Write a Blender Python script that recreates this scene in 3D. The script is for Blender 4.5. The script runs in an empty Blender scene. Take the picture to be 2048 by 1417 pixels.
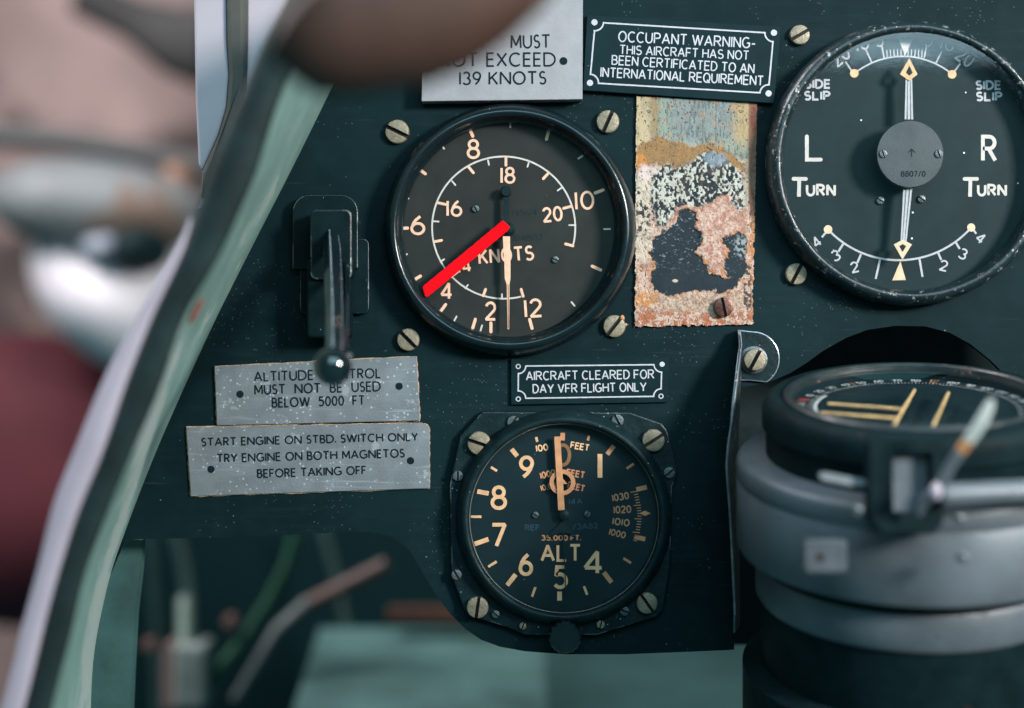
import bpy, bmesh, math, random
import numpy as np
from mathutils import Vector
R_ = math.radians
random.seed(7)
SC = bpy.context.scene
COL = SC.collection

# ---------------------------------------------------------------- camera, light, exposure
S = 1.0 / 6000.0            # metres per photo pixel on the panel plane (y = 0)
D = 0.55                    # camera to panel
cam = bpy.data.cameras.new('camera'); co = bpy.data.objects.new('camera', cam); COL.objects.link(co)
co.location = (0, -D, 0); co.rotation_euler = (R_(90), 0, 0)
cam.sensor_width = 36.0; cam.lens = 36.0 * D / (2048 * S)
cam.clip_start = 0.02; cam.clip_end = 30
cam.dof.use_dof = True; cam.dof.focus_distance = D - 0.003; cam.dof.aperture_fstop = 3.9
SC.camera = co
w = bpy.data.worlds.new('World'); SC.world = w; w.use_nodes = True
w.node_tree.nodes['Background'].inputs['Color'].default_value = (0.12, 0.40, 0.44, 1)
w.node_tree.nodes['Background'].inputs['Strength'].default_value = 0.42

def area(name, loc, target, sx, sy, power, col):
    l = bpy.data.lights.new(name, 'AREA'); l.shape = 'RECTANGLE'; l.size = sx; l.size_y = sy
    l.energy = power; l.color = col
    o = bpy.data.objects.new(name, l); COL.objects.link(o); o.location = loc
    d = Vector(target) - Vector(loc); o.rotation_euler = d.to_track_quat('-Z', 'Y').to_euler()
    return o
key = area('window_light_right', (0.95, -0.90, 0.38), (0.10, 0, 0.03), 0.25, 0.25, 3.2, (1.0, 0.95, 0.90)); key.data.spread = R_(50)
area('canopy_light_above', (0.12, -0.60, 0.372), (0.08, 0.0, 0.02), 0.62, 0.36, 4.2, (0.55, 0.85, 1.0))
area('daylight_outside', (-0.85, 0.15, 0.95), (-0.30, 0.80, 0.0), 0.6, 0.6, 44, (1.0, 0.95, 0.97))
vs = SC.view_settings
vs.view_transform = 'Standard'; vs.look = 'None'; vs.gamma = 1; vs.exposure = 0; vs.use_curve_mapping = False
SC.cycles.max_bounces = 8; SC.cycles.transparent_max_bounces = 12
SC.cycles.use_denoising = True

# ---------------------------------------------------------------- placing
def sc(y): return S * (D + y) / D
def W(px, py, y=0.0):
    s = sc(y); return ((px - 1024) * s, y, (708.5 - py) * s)

# ---------------------------------------------------------------- mesh building
class MB:
    def __init__(s): s.v = []; s.f = []; s.m = []
    def add(s, vs, fs, m=0):
        b = len(s.v); s.v.extend(tuple(map(float, v)) for v in vs)
        for f in fs: s.f.append(tuple(i + b for i in f)); s.m.append(m)
ROOT = {}
def thing(name, label, cat, loc=(0, 0, 0), group=None, kind=None):
    o = bpy.data.objects.new(name, None); COL.objects.link(o); o.location = loc
    o.empty_display_size = 0.01
    o['label'] = label; o['category'] = cat
    if group: o['group'] = group
    if kind: o['kind'] = kind
    ROOT[o.name] = Vector(loc); return o
def build(name, mb, mats, parent=None, label=None, cat=None, kind=None, flat=False, recalc=True, angle=38, group=None, loc=None):
    me = bpy.data.meshes.new(name)
    base = ROOT[parent.name] if parent else Vector(loc or (0, 0, 0))
    me.from_pydata([(v[0] - base.x, v[1] - base.y, v[2] - base.z) for v in mb.v], [], mb.f)
    if not isinstance(mats, (list, tuple)): mats = [mats]
    for m in mats: me.materials.append(m)
    for p, i in zip(me.polygons, mb.m): p.material_index = i
    if recalc:
        bm = bmesh.new(); bm.from_mesh(me); bmesh.ops.recalc_face_normals(bm, faces=bm.faces); bm.to_mesh(me); bm.free()
    me.update()
    if not flat:
        me.polygons.foreach_set('use_smooth', [True] * len(me.polygons))
        me.set_sharp_from_angle(angle=R_(angle))
    o = bpy.data.objects.new(name, me); COL.objects.link(o)
    if parent: o.parent = parent
    else: o.location = base
    ROOT[o.name] = base
    if label: o['label'] = label
    if cat: o['category'] = cat
    if kind: o['kind'] = kind
    if group: o['group'] = group
    return o

def plane_map(y):
    return lambda x, z: W(x, z, y)

def ribbon(mb, pts, wd, mp, closed=False, cap='round', m=0, _n=[0]):
    """flat painted stroke along 2-D points; mp maps 2-D to 3-D"""
    P = []
    for p in pts:
        if not P or math.hypot(p[0] - P[-1][0], p[1] - P[-1][1]) > 1e-6: P.append((float(p[0]), float(p[1])))
    if closed and math.hypot(P[0][0] - P[-1][0], P[0][1] - P[-1][1]) < 1e-6: P.pop()
    n = len(P); h = wd / 2
    if n == 1:
        vs = [(P[0][0] + h * math.cos(a * math.pi / 8), P[0][1] + h * math.sin(a * math.pi / 8)) for a in range(16)]
        mb.add([mp(*v) for v in vs], [tuple(range(16))], m); return
    segs = []
    for i in range(n if closed else n - 1):
        a, b = P[i], P[(i + 1) % n]; L = math.hypot(b[0] - a[0], b[1] - a[1])
        segs.append(((b[0] - a[0]) / L, (b[1] - a[1]) / L, L))
    tris = []; inn = []; out = []
    for i in range(n):
        if closed or 0 < i < n - 1:
            d1, d2 = segs[i - 1], segs[i % len(segs)]
            n1, n2 = (-d1[1], d1[0]), (-d2[1], d2[0])
            dot = n1[0] * n2[0] + n1[1] * n2[1]
            k = max(1 + dot, 0.05)
            mx, my = (n1[0] + n2[0]) / k * h, (n1[1] + n2[1]) / k * h
            Lp, Rp = (P[i][0] + mx, P[i][1] + my), (P[i][0] - mx, P[i][1] - my)
            if dot > -0.25:
                inn.append((Lp, Rp)); out.append((Lp, Rp))
            else:
                cr = d1[0] * d2[1] - d1[1] * d2[0]
                if cr > 0:      # left is inner
                    ra = (P[i][0] - n1[0] * h, P[i][1] - n1[1] * h); rb = (P[i][0] - n2[0] * h, P[i][1] - n2[1] * h)
                    inn.append((Lp, ra)); out.append((Lp, rb)); tris.append((Lp, ra, rb))
                else:
                    la = (P[i][0] + n1[0] * h, P[i][1] + n1[1] * h); lb = (P[i][0] + n2[0] * h, P[i][1] + n2[1] * h)
                    inn.append((la, Rp)); out.append((lb, Rp)); tris.append((Rp, la, lb))
        else:
            d = segs[0] if i == 0 else segs[-1]
            e = 0
            if cap == 'square': e = -h if i == 0 else h
            q = (P[i][0] + d[0] * e, P[i][1] + d[1] * e)
            pr = ((q[0] - d[1] * h, q[1] + d[0] * h), (q[0] + d[1] * h, q[1] - d[0] * h))
            inn.append(pr); out.append(pr)
    for i in range(n if closed else n - 1):
        j = (i + 1) % n
        mb.add([mp(*out[i][0]), mp(*inn[j][0]), mp(*inn[j][1]), mp(*out[i][1])], [(0, 1, 2, 3)], m)
    for t in tris: mb.add([mp(*q) for q in t], [(0, 1, 2)], m)
    if cap == 'round' and not closed:
        for i, sgn in ((0, -1), (n - 1, 1)):
            d = segs[0] if i == 0 else segs[-1]
            a0 = math.atan2(d[0], -d[1])
            vs = [(P[i][0] + h * math.cos(a0 - sgn * k * math.pi / 8), P[i][1] + h * math.sin(a0 - sgn * k * math.pi / 8)) for k in range(9)]
            mb.add([mp(*v) for v in vs], [tuple(range(9))], m)

class Layer:
    """strokes on a plane; every stroke a few microns above the last so none share a plane"""
    def __init__(s, y, mapper=None):
        s.mb = MB(); s.y = y; s.k = 0; s.mapper = mapper
    def mp(s):
        s.k += 1
        return s.mapper((s.k % 16) * 5e-6) if s.mapper else plane_map(s.y - (s.k % 16) * 5e-6)
    def line(s, pts, wd, closed=False, cap='round', m=0): ribbon(s.mb, pts, wd, s.mp(), closed, cap, m)
    def poly(s, pts, m=0):
        f = s.mp(); s.mb.add([f(*p) for p in pts], [tuple(range(len(pts)))], m)
    def disc(s, x, y, r, m=0, n=28):
        s.poly([(x + r * math.cos(2 * math.pi * i / n), y + r * math.sin(2 * math.pi * i / n)) for i in range(n)], m)
    def ring(s, x, y, r, wd, m=0, n=40):
        s.line([(x + r * math.cos(2 * math.pi * i / n), y + r * math.sin(2 * math.pi * i / n)) for i in range(n)], wd, True, 'butt', m)
    def arc(s, x, y, rx, ry, a0, a1, wd, m=0, n=64, cap='butt'):
        s.line([(x + rx * math.cos(R_(a0 + (a1 - a0) * i / n)), y - ry * math.sin(R_(a0 + (a1 - a0) * i / n))) for i in range(n + 1)], wd, False, cap, m)
    def text(s, t, x0, y0, x1, y1, h, wd, style='gill', m=0, cap='butt', shear=0.0):
        L, tot = layout(t, style)
        dx, dy = x1 - x0, y1 - y0; ln = math.hypot(dx, dy); ux, uy = dx / ln, dy / ln
        k = ln / tot
        for st, closed in L:
            s.line([(x0 + ux * (p[0] * k + shear * p[1] * h) + uy * p[1] * h, y0 + uy * (p[0] * k + shear * p[1] * h) - ux * p[1] * h) for p in st], wd, closed, cap, m)
    def num(s, t, cx, cy, h, wd, rot=0, width=None, style='dial', m=0, cap='butt'):
        L, tot = layout(t, style); wdt = width if width is not None else tot * h
        a = R_(rot); ux, uy = math.cos(a), -math.sin(a)     # rot > 0 turns anticlockwise in the picture
        bx, by = cx - ux * wdt / 2 - uy * h / 2, cy - uy * wdt / 2 + ux * h / 2
        if tot < 1e-6:
            s.line([(cx + uy * h / 2 * -1, cy + ux * h / 2), (cx + uy * h / 2, cy - ux * h / 2)], wd, False, cap, m); return
        s.text(t, bx, by, bx + ux * wdt, by + uy * wdt, h, wd, style, m, cap)

# ---------------------------------------------------------------- stroke lettering
def _a(cx, cy, rx, ry, a0, a1, n=14):
    return [(cx + rx * math.cos(R_(a0 + (a1 - a0) * i / n)), cy + ry * math.sin(R_(a0 + (a1 - a0) * i / n))) for i in range(n + 1)]
def _ell(cx, cy, rx, ry, n=32): return _a(cx, cy, rx, ry, 90, 90 + 360 * (n - 1) / n, n - 1)
G = {
 'A': [[(0, 0), (.5, 1), (1, 0)], [(.17, .33), (.83, .33)]],
 'B': [[(0, 0), (0, 1), (.5, 1)] + _a(.5, .765, .38, .235, 85, -85) + [(0, .53)], [(.5, .53)] + _a(.55, .265, .45, .265, 85, -85) + [(0, 0)]],
 'C': [_a(.56, .5, .56, .5, 48, 312, 24)],
 'D': [[(0, 0), (0, 1), (.35, 1)] + _a(.35, .5, .65, .5, 85, -85, 20) + [(.35, 0), (0, 0)]],
 'E': [[(1, 1), (0, 1), (0, 0), (1, 0)], [(0, .52), (.92, .52)]],
 'F': [[(1, 1), (0, 1), (0, 0)], [(0, .5), (.9, .5)]],
 'G': [_a(.54, .5, .54, .5, 50, 308, 24) + [(.98, .16), (.98, .46), (.6, .46)]],
 'H': [[(0, 0), (0, 1)], [(1, 0), (1, 1)], [(0, .52), (1, .52)]],
 'I': [[(0, 0), (0, 1)]],
 'K': [[(0, 0), (0, 1)], [(.95, 1), (.04, .42)], [(.3, .6), (1, 0)]],
 'L': [[(0, 1), (0, 0), (1, 0)]],
 'M': [[(0, 0), (.04, 1), (.5, .2), (.96, 1), (1, 0)]],
 'N': [[(0, 0), (0, 1), (1, 0), (1, 1)]],
 'O': [_ell(.5, .5, .5, .5)],
 'P': [[(0, 0), (0, 1), (.5, 1)] + _a(.52, .745, .48, .255, 85, -85) + [(0, .49)]],
 'Q': [_ell(.5, .5, .5, .5), [(.55, .28), (1, -.06)]],
 'R': [[(0, 0), (0, 1), (.5, 1)] + _a(.5, .75, .44, .25, 85, -85) + [(0, .5)], [(.45, .5), (1, 0)]],
 'S': [_a(.5, .75, .44, .25, 35, 255, 14) + _a(.5, .26, .5, .26, 80, -148, 14)],
 'T': [[(0, 1), (1, 1)], [(.5, 1), (.5, 0)]],
 'U': [[(0, 1), (0, .38)] + _a(.5, .38, .5, .38, 185, 355, 16) + [(1, .38), (1, 1)]],
 'V': [[(0, 1), (.5, 0), (1, 1)]],
 'W': [[(0, 1), (.27, 0), (.5, 1), (.73, 0), (1, 1)]],
 'X': [[(0, 0), (1, 1)], [(0, 1), (1, 0)]],
 'Y': [[(0, 1), (.5, .45), (1, 1)], [(.5, .45), (.5, 0)]],
 'Z': [[(0, 1), (1, 1), (0, 0), (1, 0)]],
 '0': [_ell(.5, .5, .5, .5)],
 '1': [[(0, 0), (0, 1)]],
 '2': [_a(.5, .715, .46, .285, 165, -38, 16) + [(0, 0), (1, 0)]],
 '3': [_a(.46, .755, .44, .245, 150, -80, 14), _a(.46, .265, .52, .265, 82, -150, 16)],
 '4': [[(.74, 0), (.74, 1), (0, .25)], [(.0, .25), (1, .25)]],
 '5': [[(.9, 1), (.2, 1), (.12, .56)] + _a(.46, .32, .52, .325, 125, -145, 18)],
 '6': [_ell(.5, .3, .5, .3), [(.02, .36), (.14, .6), (.34, .8), (.7, 1)]],
 '7': [[(0, 1), (1, 1), (.32, 0)]],
 '8': [_ell(.5, .765, .4, .235), _ell(.5, .27, .5, .27)],
 '9': [_ell(.5, .7, .5, .3), [(.98, .64), (.86, .4), (.66, .2), (.3, 0)]],
 '.': [[(0, 0), (0, .15)]], ',': [[(.3, .06), (0, -.14)]], '-': [[(0, .4), (1, .4)]], '/': [[(0, -.05), (1, 1.05)]],
 '^': [[(.5, 0), (.5, 1)], [(0, .55), (.5, 1), (1, .55)]],
}
WID = {
 'gill': (dict(A=.72, B=.48, C=.70, D=.72, E=.44, F=.42, G=.76, H=.66, I=0, K=.58, L=.40, M=.76, N=.70, O=.82, P=.46, Q=.82, R=.50, S=.42, T=.60, U=.62, V=.68, W=1.05, X=.6, Y=.6, Z=.6), .50, .235, .42),
 'arial': (dict(A=.66, B=.54, C=.60, D=.58, E=.50, F=.48, G=.64, H=.58, I=0, K=.58, L=.44, M=.70, N=.58, O=.66, P=.52, Q=.66, R=.58, S=.54, T=.56, U=.56, V=.62, W=.92, X=.6, Y=.62, Z=.56), .46, .21, .34),
 'dial': (dict(A=.66, B=.54, C=.60, D=.58, E=.46, F=.44, G=.64, H=.58, I=0, K=.52, L=.46, M=.70, N=.54, O=.60, P=.46, Q=.66, R=.50, S=.46, T=.54, U=.52, V=.6, W=.9, X=.6, Y=.6, Z=.56), .52, .24, .3),
}
def layout(t, style):
    tab, dw, gap, sp = WID[style]; x = 0; out = []; last = 0
    for ch in t:
        if ch == ' ': x += sp; continue
        wd = tab.get(ch)
        if wd is None: wd = {'1': 0, '.': 0, ',': .1, '-': .3, '/': .4, '^': .5}.get(ch, dw)
        for st in G[ch]:
            closed = ch in 'OQ0' and len(st) > 20 or (ch in '8' ) or (ch in '69' and len(st) > 20)
            out.append(([(x + p[0] * (wd if wd else 1) if wd else x, p[1]) for p in st], closed))
        last = x + wd; x += wd + gap
    return out, last

# ---------------------------------------------------------------- solids
def prism(mb, pts, yf, th, m=0, ms=None, mb_back=True):
    """closed outline in photo pixels at depth yf, real thickness th behind it"""
    n = len(pts); f = [W(p[0], p[1], yf) for p in pts]; b = [(v[0], v[1] + th, v[2]) for v in f]
    mb.add(f + b, [tuple(range(n))], m)
    k = len(mb.v) - 2 * n
    for i in range(n):
        j = (i + 1) % n; mb.f.append((k + i, k + j, k + n + j, k + n + i)); mb.m.append(m if ms is None else ms)
    if mb_back: mb.f.append(tuple(k + n + i for i in range(n - 1, -1, -1))); mb.m.append(m)
def lathe(mb, c, prof, m=0, seg=96, ax=(0, -1, 0), e1=(1, 0, 0), bump=None, mfun=None):
    ax = Vector(ax).normalized(); e1 = Vector(e1).normalized(); e2 = ax.cross(e1); c = Vector(c)
    vs = []; fs = []
    for k, (r, h) in enumerate(prof):
        for i in range(seg):
            a = 2 * math.pi * i / seg; rr = r * (bump(k, a) if bump else 1)
            vs.append(c + e1 * (rr * math.cos(a)) + e2 * (rr * math.sin(a)) + ax * h)
    b = len(mb.v); mb.v.extend(tuple(v) for v in vs)
    for k in range(len(prof) - 1):
        for i in range(seg):
            j = (i + 1) % seg
            mb.f.append((b + k * seg + i, b + k * seg + j, b + (k + 1) * seg + j, b + (k + 1) * seg + i)); mb.m.append(mfun(k) if mfun else m)
def cap_disc(mb, c, r, h, m=0, seg=96, ax=(0, -1, 0), e1=(1, 0, 0)):
    ax = Vector(ax).normalized(); e1 = Vector(e1).normalized(); e2 = ax.cross(e1); c = Vector(c)
    mb.add([c + ax * h + e1 * (r * math.cos(2 * math.pi * i / seg)) + e2 * (r * math.sin(2 * math.pi * i / seg)) for i in range(seg)], [tuple(range(seg))], m)
def tube(mb, pts, rad, m=0, seg=16, flat=1.0, mfun=None, caps=True):
    P = [Vector(p) for p in pts]; n = len(P)
    rad = rad if isinstance(rad, (list, tuple)) else [rad] * n
    b = len(mb.v); up = Vector((0, 1, 0))
    for i in range(n):
        t = (P[min(i + 1, n - 1)] - P[max(i - 1, 0)]).normalized()
        s1 = t.cross(up)
        if s1.length < 1e-4: s1 = t.cross(Vector((1, 0, 0)))
        s1.normalize(); s2 = s1.cross(t)
        for k in range(seg):
            a = 2 * math.pi * k / seg
            mb.v.append(tuple(P[i] + s1 * (rad[i] * math.cos(a)) + s2 * (rad[i] * flat * math.sin(a))))
    for i in range(n - 1):
        for k in range(seg):
            j = (k + 1) % seg
            mb.f.append((b + i * seg + k, b + i * seg + j, b + (i + 1) * seg + j, b + (i + 1) * seg + k)); mb.m.append(mfun(i) if mfun else m)
    if caps:
        mb.f.append(tuple(b + k for k in range(seg))); mb.m.append(m)
        mb.f.append(tuple(b + (n - 1) * seg + k for k in range(seg))); mb.m.append(mfun(n - 2) if mfun else m)
def ellipsoid(mb, c, rx, ry, rz, m=0, n=32, rot=0):
    b = len(mb.v); ca, sa = math.cos(R_(rot)), math.sin(R_(rot))
    for i in range(n + 1):
        t = math.pi * i / n
        for j in range(n):
            p = 2 * math.pi * j / n
            x, y, z = rx * math.sin(t) * math.cos(p), ry * math.sin(t) * math.sin(p), rz * math.cos(t)
            mb.v.append((c[0] + x * ca - z * sa, c[1] + y, c[2] + x * sa + z * ca))
    for i in range(n):
        for j in range(n):
            k = (j + 1) % n; mb.f.append((b + i * n + j, b + i * n + k, b + (i + 1) * n + k, b + (i + 1) * n + j)); mb.m.append(m)
def box(mb, x0, x1, y0, y1, z0, z1, m=0):
    v = [(x, y, z) for x in (x0, x1) for y in (y0, y1) for z in (z0, z1)]
    mb.add(v, [(0, 1, 3, 2), (4, 6, 7, 5), (0, 4, 5, 1), (2, 3, 7, 6), (0, 2, 6, 4), (1, 5, 7, 3)], m)
def bevel(o, wd, seg=2, ang=40):
    md = o.modifiers.new('bevel', 'BEVEL'); md.width = wd; md.segments = seg; md.limit_method = 'ANGLE'; md.angle_limit = R_(ang); return o

# ---------------------------------------------------------------- materials
def lin(r, g, b):
    f = lambda c: (c / 255 / 12.92) if c <= 10 else ((c / 255 + .055) / 1.055) ** 2.4
    return (f(r), f(g), f(b))
def mat(name, col, rough=.5, metal=0., spec=.5, var=.18, vs_=350, bump=0., bs=900, speck=None, chip=None, stretch=None, rvar=.12, coat=0., scratch=None):
    """col varies with noise; chip = (colour, scale, threshold, metal); speck = (colour, cells per m, radius, share); scratch = (colour, scale, threshold)"""
    m = bpy.data.materials.new(name); m.use_nodes = True; nt = m.node_tree; N = nt.nodes; L = nt.links
    p = N['Principled BSDF']; p.inputs['Roughness'].default_value = rough; p.inputs['Metallic'].default_value = metal
    p.inputs['Specular IOR Level'].default_value = spec
    p.inputs['Coat Weight'].default_value = coat
    tc = N.new('ShaderNodeTexCoord'); mpn = N.new('ShaderNodeMapping'); L.new(tc.outputs['Object'], mpn.inputs['Vector'])
    if stretch: mpn.inputs['Scale'].default_value = stretch
    def noise(scale, det=5, vec=None, rg=.6):
        n = N.new('ShaderNodeTexNoise'); n.inputs['Scale'].default_value = scale; n.inputs['Detail'].default_value = det; n.inputs['Roughness'].default_value = rg
        L.new(vec or mpn.outputs['Vector'], n.inputs['Vector']); return n.outputs['Fac']
    def mix(f, a, b):
        x = N.new('ShaderNodeMix'); x.data_type = 'RGBA'
        L.new(f, x.inputs[0])
        for s_, v in ((6, a), (7, b)):
            if isinstance(v, tuple): x.inputs[s_].default_value = (*v[:3], 1)
            else: L.new(v, x.inputs[s_])
        return x.outputs[2]
    def ramp(f, a, b):
        x = N.new('ShaderNodeMapRange'); x.inputs[1].default_value = a; x.inputs[2].default_value = b; L.new(f, x.inputs[0]); return x.outputs[0]
    def math_(op, a, b):
        x = N.new('ShaderNodeMath'); x.operation = op
        for s_, v in ((0, a), (1, b)):
            if isinstance(v, (int, float)): x.inputs[s_].default_value = v
            else: L.new(v, x.inputs[s_])
        return x.outputs[0]
    n1 = noise(vs_)
    c = mix(ramp(n1, .3, .7), tuple(x * (1 - var) for x in col), tuple(min(1, x * (1 + var)) for x in col))
    rr = math_('ADD', math_('MULTIPLY', ramp(noise(vs_ * .6), .3, .7), 2 * rvar), rough - rvar)
    mask = None
    if chip:
        ck = ramp(noise(chip[1], 8, None, .7), chip[2], chip[2] + .04); c = mix(ck, c, chip[0]); mask = ck
        if len(chip) > 3: L.new(math_('MULTIPLY', ck, chip[3]), p.inputs['Metallic'])
    if scratch:
        mp2 = N.new('ShaderNodeMapping'); mp2.inputs['Scale'].default_value = (1, 1, 22); mp2.inputs['Rotation'].default_value = (0, R_(4), 0); L.new(tc.outputs['Object'], mp2.inputs['Vector'])
        sk = ramp(noise(scratch[1], 3, mp2.outputs['Vector']), scratch[2], scratch[2] + .12); sk = math_('MULTIPLY', sk, .6); c = mix(sk, c, scratch[0])
    if speck:
        vo = N.new('ShaderNodeTexVoronoi'); vo.inputs['Scale'].default_value = speck[1]; L.new(tc.outputs['Object'], vo.inputs['Vector'])
        sx = N.new('ShaderNodeSeparateColor'); L.new(vo.outputs['Color'], sx.inputs[0])
        on = math_('LESS_THAN', sx.outputs[0], speck[3]); near = math_('LESS_THAN', vo.outputs['Distance'], math_('MULTIPLY', sx.outputs[1], speck[2]))
        c = mix(math_('MULTIPLY', on, near), c, speck[0])
    L.new(c, p.inputs['Base Color']); L.new(rr, p.inputs['Roughness'])
    if bump:
        b = N.new('ShaderNodeBump'); b.inputs['Strength'].default_value = bump; b.inputs['Distance'].default_value = .0004
        hh = noise(bs, 6)
        if mask: hh = math_('SUBTRACT', hh, mask)
        L.new(hh, b.inputs['Height']); L.new(b.outputs[0], p.inputs['Normal'])
    return m
def glass_mat(name, ior=1.36):
    m = bpy.data.materials.new(name); m.use_nodes = True; nt = m.node_tree; N = nt.nodes; L = nt.links; N.clear()
    o = N.new('ShaderNodeOutputMaterial'); mx = N.new('ShaderNodeMixShader'); t = N.new('ShaderNodeBsdfTransparent'); g = N.new('ShaderNodeBsdfGlossy')
    t.inputs[0].default_value = (.96, .97, .96, 1); g.inputs['Roughness'].default_value = .03
    f = N.new('ShaderNodeFresnel'); ge = N.new('ShaderNodeNewGeometry'); io = N.new('ShaderNodeMapRange'); io.inputs[3].default_value = ior; io.inputs[4].default_value = 1 / ior; L.new(ge.outputs['Backfacing'], io.inputs[0]); L.new(io.outputs[0], f.inputs[0])   # same reflection from both sides of the pane
    tc = N.new('ShaderNodeTexCoord'); n = N.new('ShaderNodeTexNoise'); n.inputs['Scale'].default_value = 40; L.new(tc.outputs['Object'], n.inputs['Vector'])
    mr = N.new('ShaderNodeMapRange'); mr.inputs[3].default_value = .02; mr.inputs[4].default_value = .07; L.new(n.outputs['Fac'], mr.inputs[0]); L.new(mr.outputs[0], g.inputs['Roughness'])
    L.new(f.outputs[0], mx.inputs[0]); L.new(t.outputs[0], mx.inputs[1]); L.new(g.outputs[0], mx.inputs[2]); L.new(mx.outputs[0], o.inputs[0])
    return m

DUST = (.45, .52, .54)
M_panel = mat('panel_paint', (.0062, .0190, .0235), .58, 0, .1, .3, 60, .05, 1500, speck=(DUST, 420, .085, .12), scratch=(.03 and (.028, .055, .062), 60, .62))
M_dark = mat('dark_recess', (.004, .0125, .0145), .7, 0, .15)
M_bezel = mat('black_enamel', (.0038, .0095, .0120), .24, 0, .28, .25, 120, .12, 900, speck=((.3, .36, .38), 600, .09, .05), coat=.2)
M_worn = mat('worn_black_enamel', (.006, .014, .017), .33, 0, .4, .3, 150, .5, 500, speck=((.45, .5, .52), 700, .14, .22), chip=((.30, .31, .31), 420, .585, .6))
M_flange = mat('worn_black_casting', (.0045, .0140, .0165), .42, 0, .12, .35, 200, .5, 700, speck=((.35, .38, .38), 700, .12, .16), chip=((.12, .13, .13), 300, .67))
M_dial = mat('dial_grey_black', (.0190, .0205, .0195), .55, 0, .1, .18, 90, .05, 2000, speck=((.2, .2, .19), 330, .05, .1))
M_dial_teal = mat('dial_blue_black', (.0085, .0180, .0215), .5, 0, .1, .2, 70, .1, 2500, speck=((.7, .72, .68), 230, .085, .16))
M_dial_dark = mat('dial_deep_black', (.0048, .0145, .019), .5, 0, .12, .2, 80, .05, 2000, speck=((.2, .24, .25), 300, .05, .1))
M_peach = mat('peach_paint', (.66, .39, .28), .6, 0, .3, .12, 500)
M_white = mat('white_paint', (.46, .42, .40), .6, 0, .3, .1, 500)
M_amber = mat('aged_lume_paint', (.58, .335, .185), .6, 0, .3, .2, 250)
M_amber_d = mat('dimmed_aged_paint', (.42, .185, .095), .6, 0, .3, .2, 250)  # darker copy; right-hand ticks carry the dial's dim side in their colour
M_cream = mat('cream_paint', (.56, .42, .29), .6, 0, .3, .12, 400)
M_red = mat('signal_red_paint', (.80, .0008, .006), .6, 0, .04, .06, 300)
M_inkblue = mat('dull_blue_print', (.008, .035, .06), .6, 0, .3)
M_blackink = mat('black_ink', (.005, .011, .014), .6, 0, .06)
M_brass = mat('dull_nickel_brass', (.17, .145, .10), .5, .3, .5, .3, 500, .5, 1200, chip=((.17, .12, .08), 420, .62))
M_steel = mat('dark_steel', (.07, .09, .095), .38, .4, .5, .3, 500, .4, 1500)
M_slot = mat('screw_slot_dark', (.02, .014, .012), .8, 0, .2)  # dark brown for slot floors and walls, also the adjuster hole
M_copper = mat('copper_screw', (.09, .035, .025), .35, .5, .5, .3, 600, .4)
M_alu = mat('etched_aluminium', (.135, .155, .17), .5, .25, .5, .16, 120, .25, 1600, speck=((.30, .33, .36), 900, .34, .45), scratch=((.25, .28, .31), 34, .60), chip=((.22, .245, .265), 160, .60))
M_alu_pale = mat('pale_aluminium', (.215, .205, .215), .5, .2, .5, .1, 120, .15, 1600, speck=((.35, .35, .36), 400, .1, .3))
M_backing = mat('backing_edge', (.36, .23, .13), .8, 0, .2, .4, 700, .6, 900)
M_engr = mat('engraving_black', (.0042, .0145, .0175), .42, 0, .06, .2, 90, .05, 2000, speck=((.3, .35, .36), 480, .07, .08))
M_engw = mat('engraved_white', (.36, .36, .39), .6, 0, .3, .12, 700)
M_greyc = mat('grey_compass_paint', (.088, .104, .120), .42, .15, .4, .3, 30, .3, 700, chip=((.030, .034, .036), 90, .645), speck=((.03, .03, .03), 260, .14, .14))
M_ringblk = mat('black_verge_ring', (.0038, .0110, .0128), .55, 0, .05, .3, 120, .3, 700, chip=((.07, .035, .028), 110, .66))
M_rimcop = mat('worn_copper_rim', (.007, .014, .016), .45, 0, .5, .3, 200, .4, 500, chip=((.12, .052, .04), 90, .60))
M_yellow = mat('yellow_wire', (.62, .42, .20), .5, 0, .4, .35, 400)
M_whitew = mat('worn_white_paint', (.30, .33, .31), .5, 0, .4, .2, 150, chip=((.5, .22, .1), 120, .66))
M_orange = mat('orange_rust', (.36, .16, .06), .7, 0, .3, .4, 300)
M_green = mat('cockpit_green_paint', (.17, .28, .255), .38, 0, .5, .22, 35, .3, 300, chip=((.30, .36, .34), 16, .545))  # pale patches: highlights on the skin put into its colour as streaks
M_rubber = mat('rubber_padding', (.009, .0185, .019), .7, 0, .15, .4, 60, .6, 300)
M_lilac = mat('pale_frame_paint', (.31, .265, .315), .4, 0, .5, .1, 30)
M_leather = mat('brown_leather', (.050, .0205, .0135), .6, 0, .4, .35, 40, .6, 350)
M_glass = glass_mat('instrument_glass'); M_glass_bright = glass_mat('thick_reflecting_glass', 1.64)
M_post = mat('pale_post_paint', (.33, .29, .325), .45, 0, .4, .08, 20)
M_seal = mat('grey_brown_seal', (.055, .055, .05), .8, 0, .3, .2, 60)
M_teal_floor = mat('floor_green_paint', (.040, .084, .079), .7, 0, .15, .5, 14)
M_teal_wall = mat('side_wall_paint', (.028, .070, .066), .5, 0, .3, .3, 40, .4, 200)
M_blade = mat('worn_blade_steel', (.022, .032, .035), .36, .2, .5, .4, 300, .4, 900, chip=((.22, .23, .23), 260, .56))
M_lever = mat('lever_black', (.0035, .009, .011), .12, 0, .4, .2, 60, coat=.3)
M_house = mat('housing_black', (.0030, .0100, .0118), .5, 0, .05, .3, 120, .15, 900, speck=((.25, .28, .29), 500, .08, .1))
M_foot = mat('footwell_dark', (.0030, .0115, .0130), .8, 0, .02)

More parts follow.
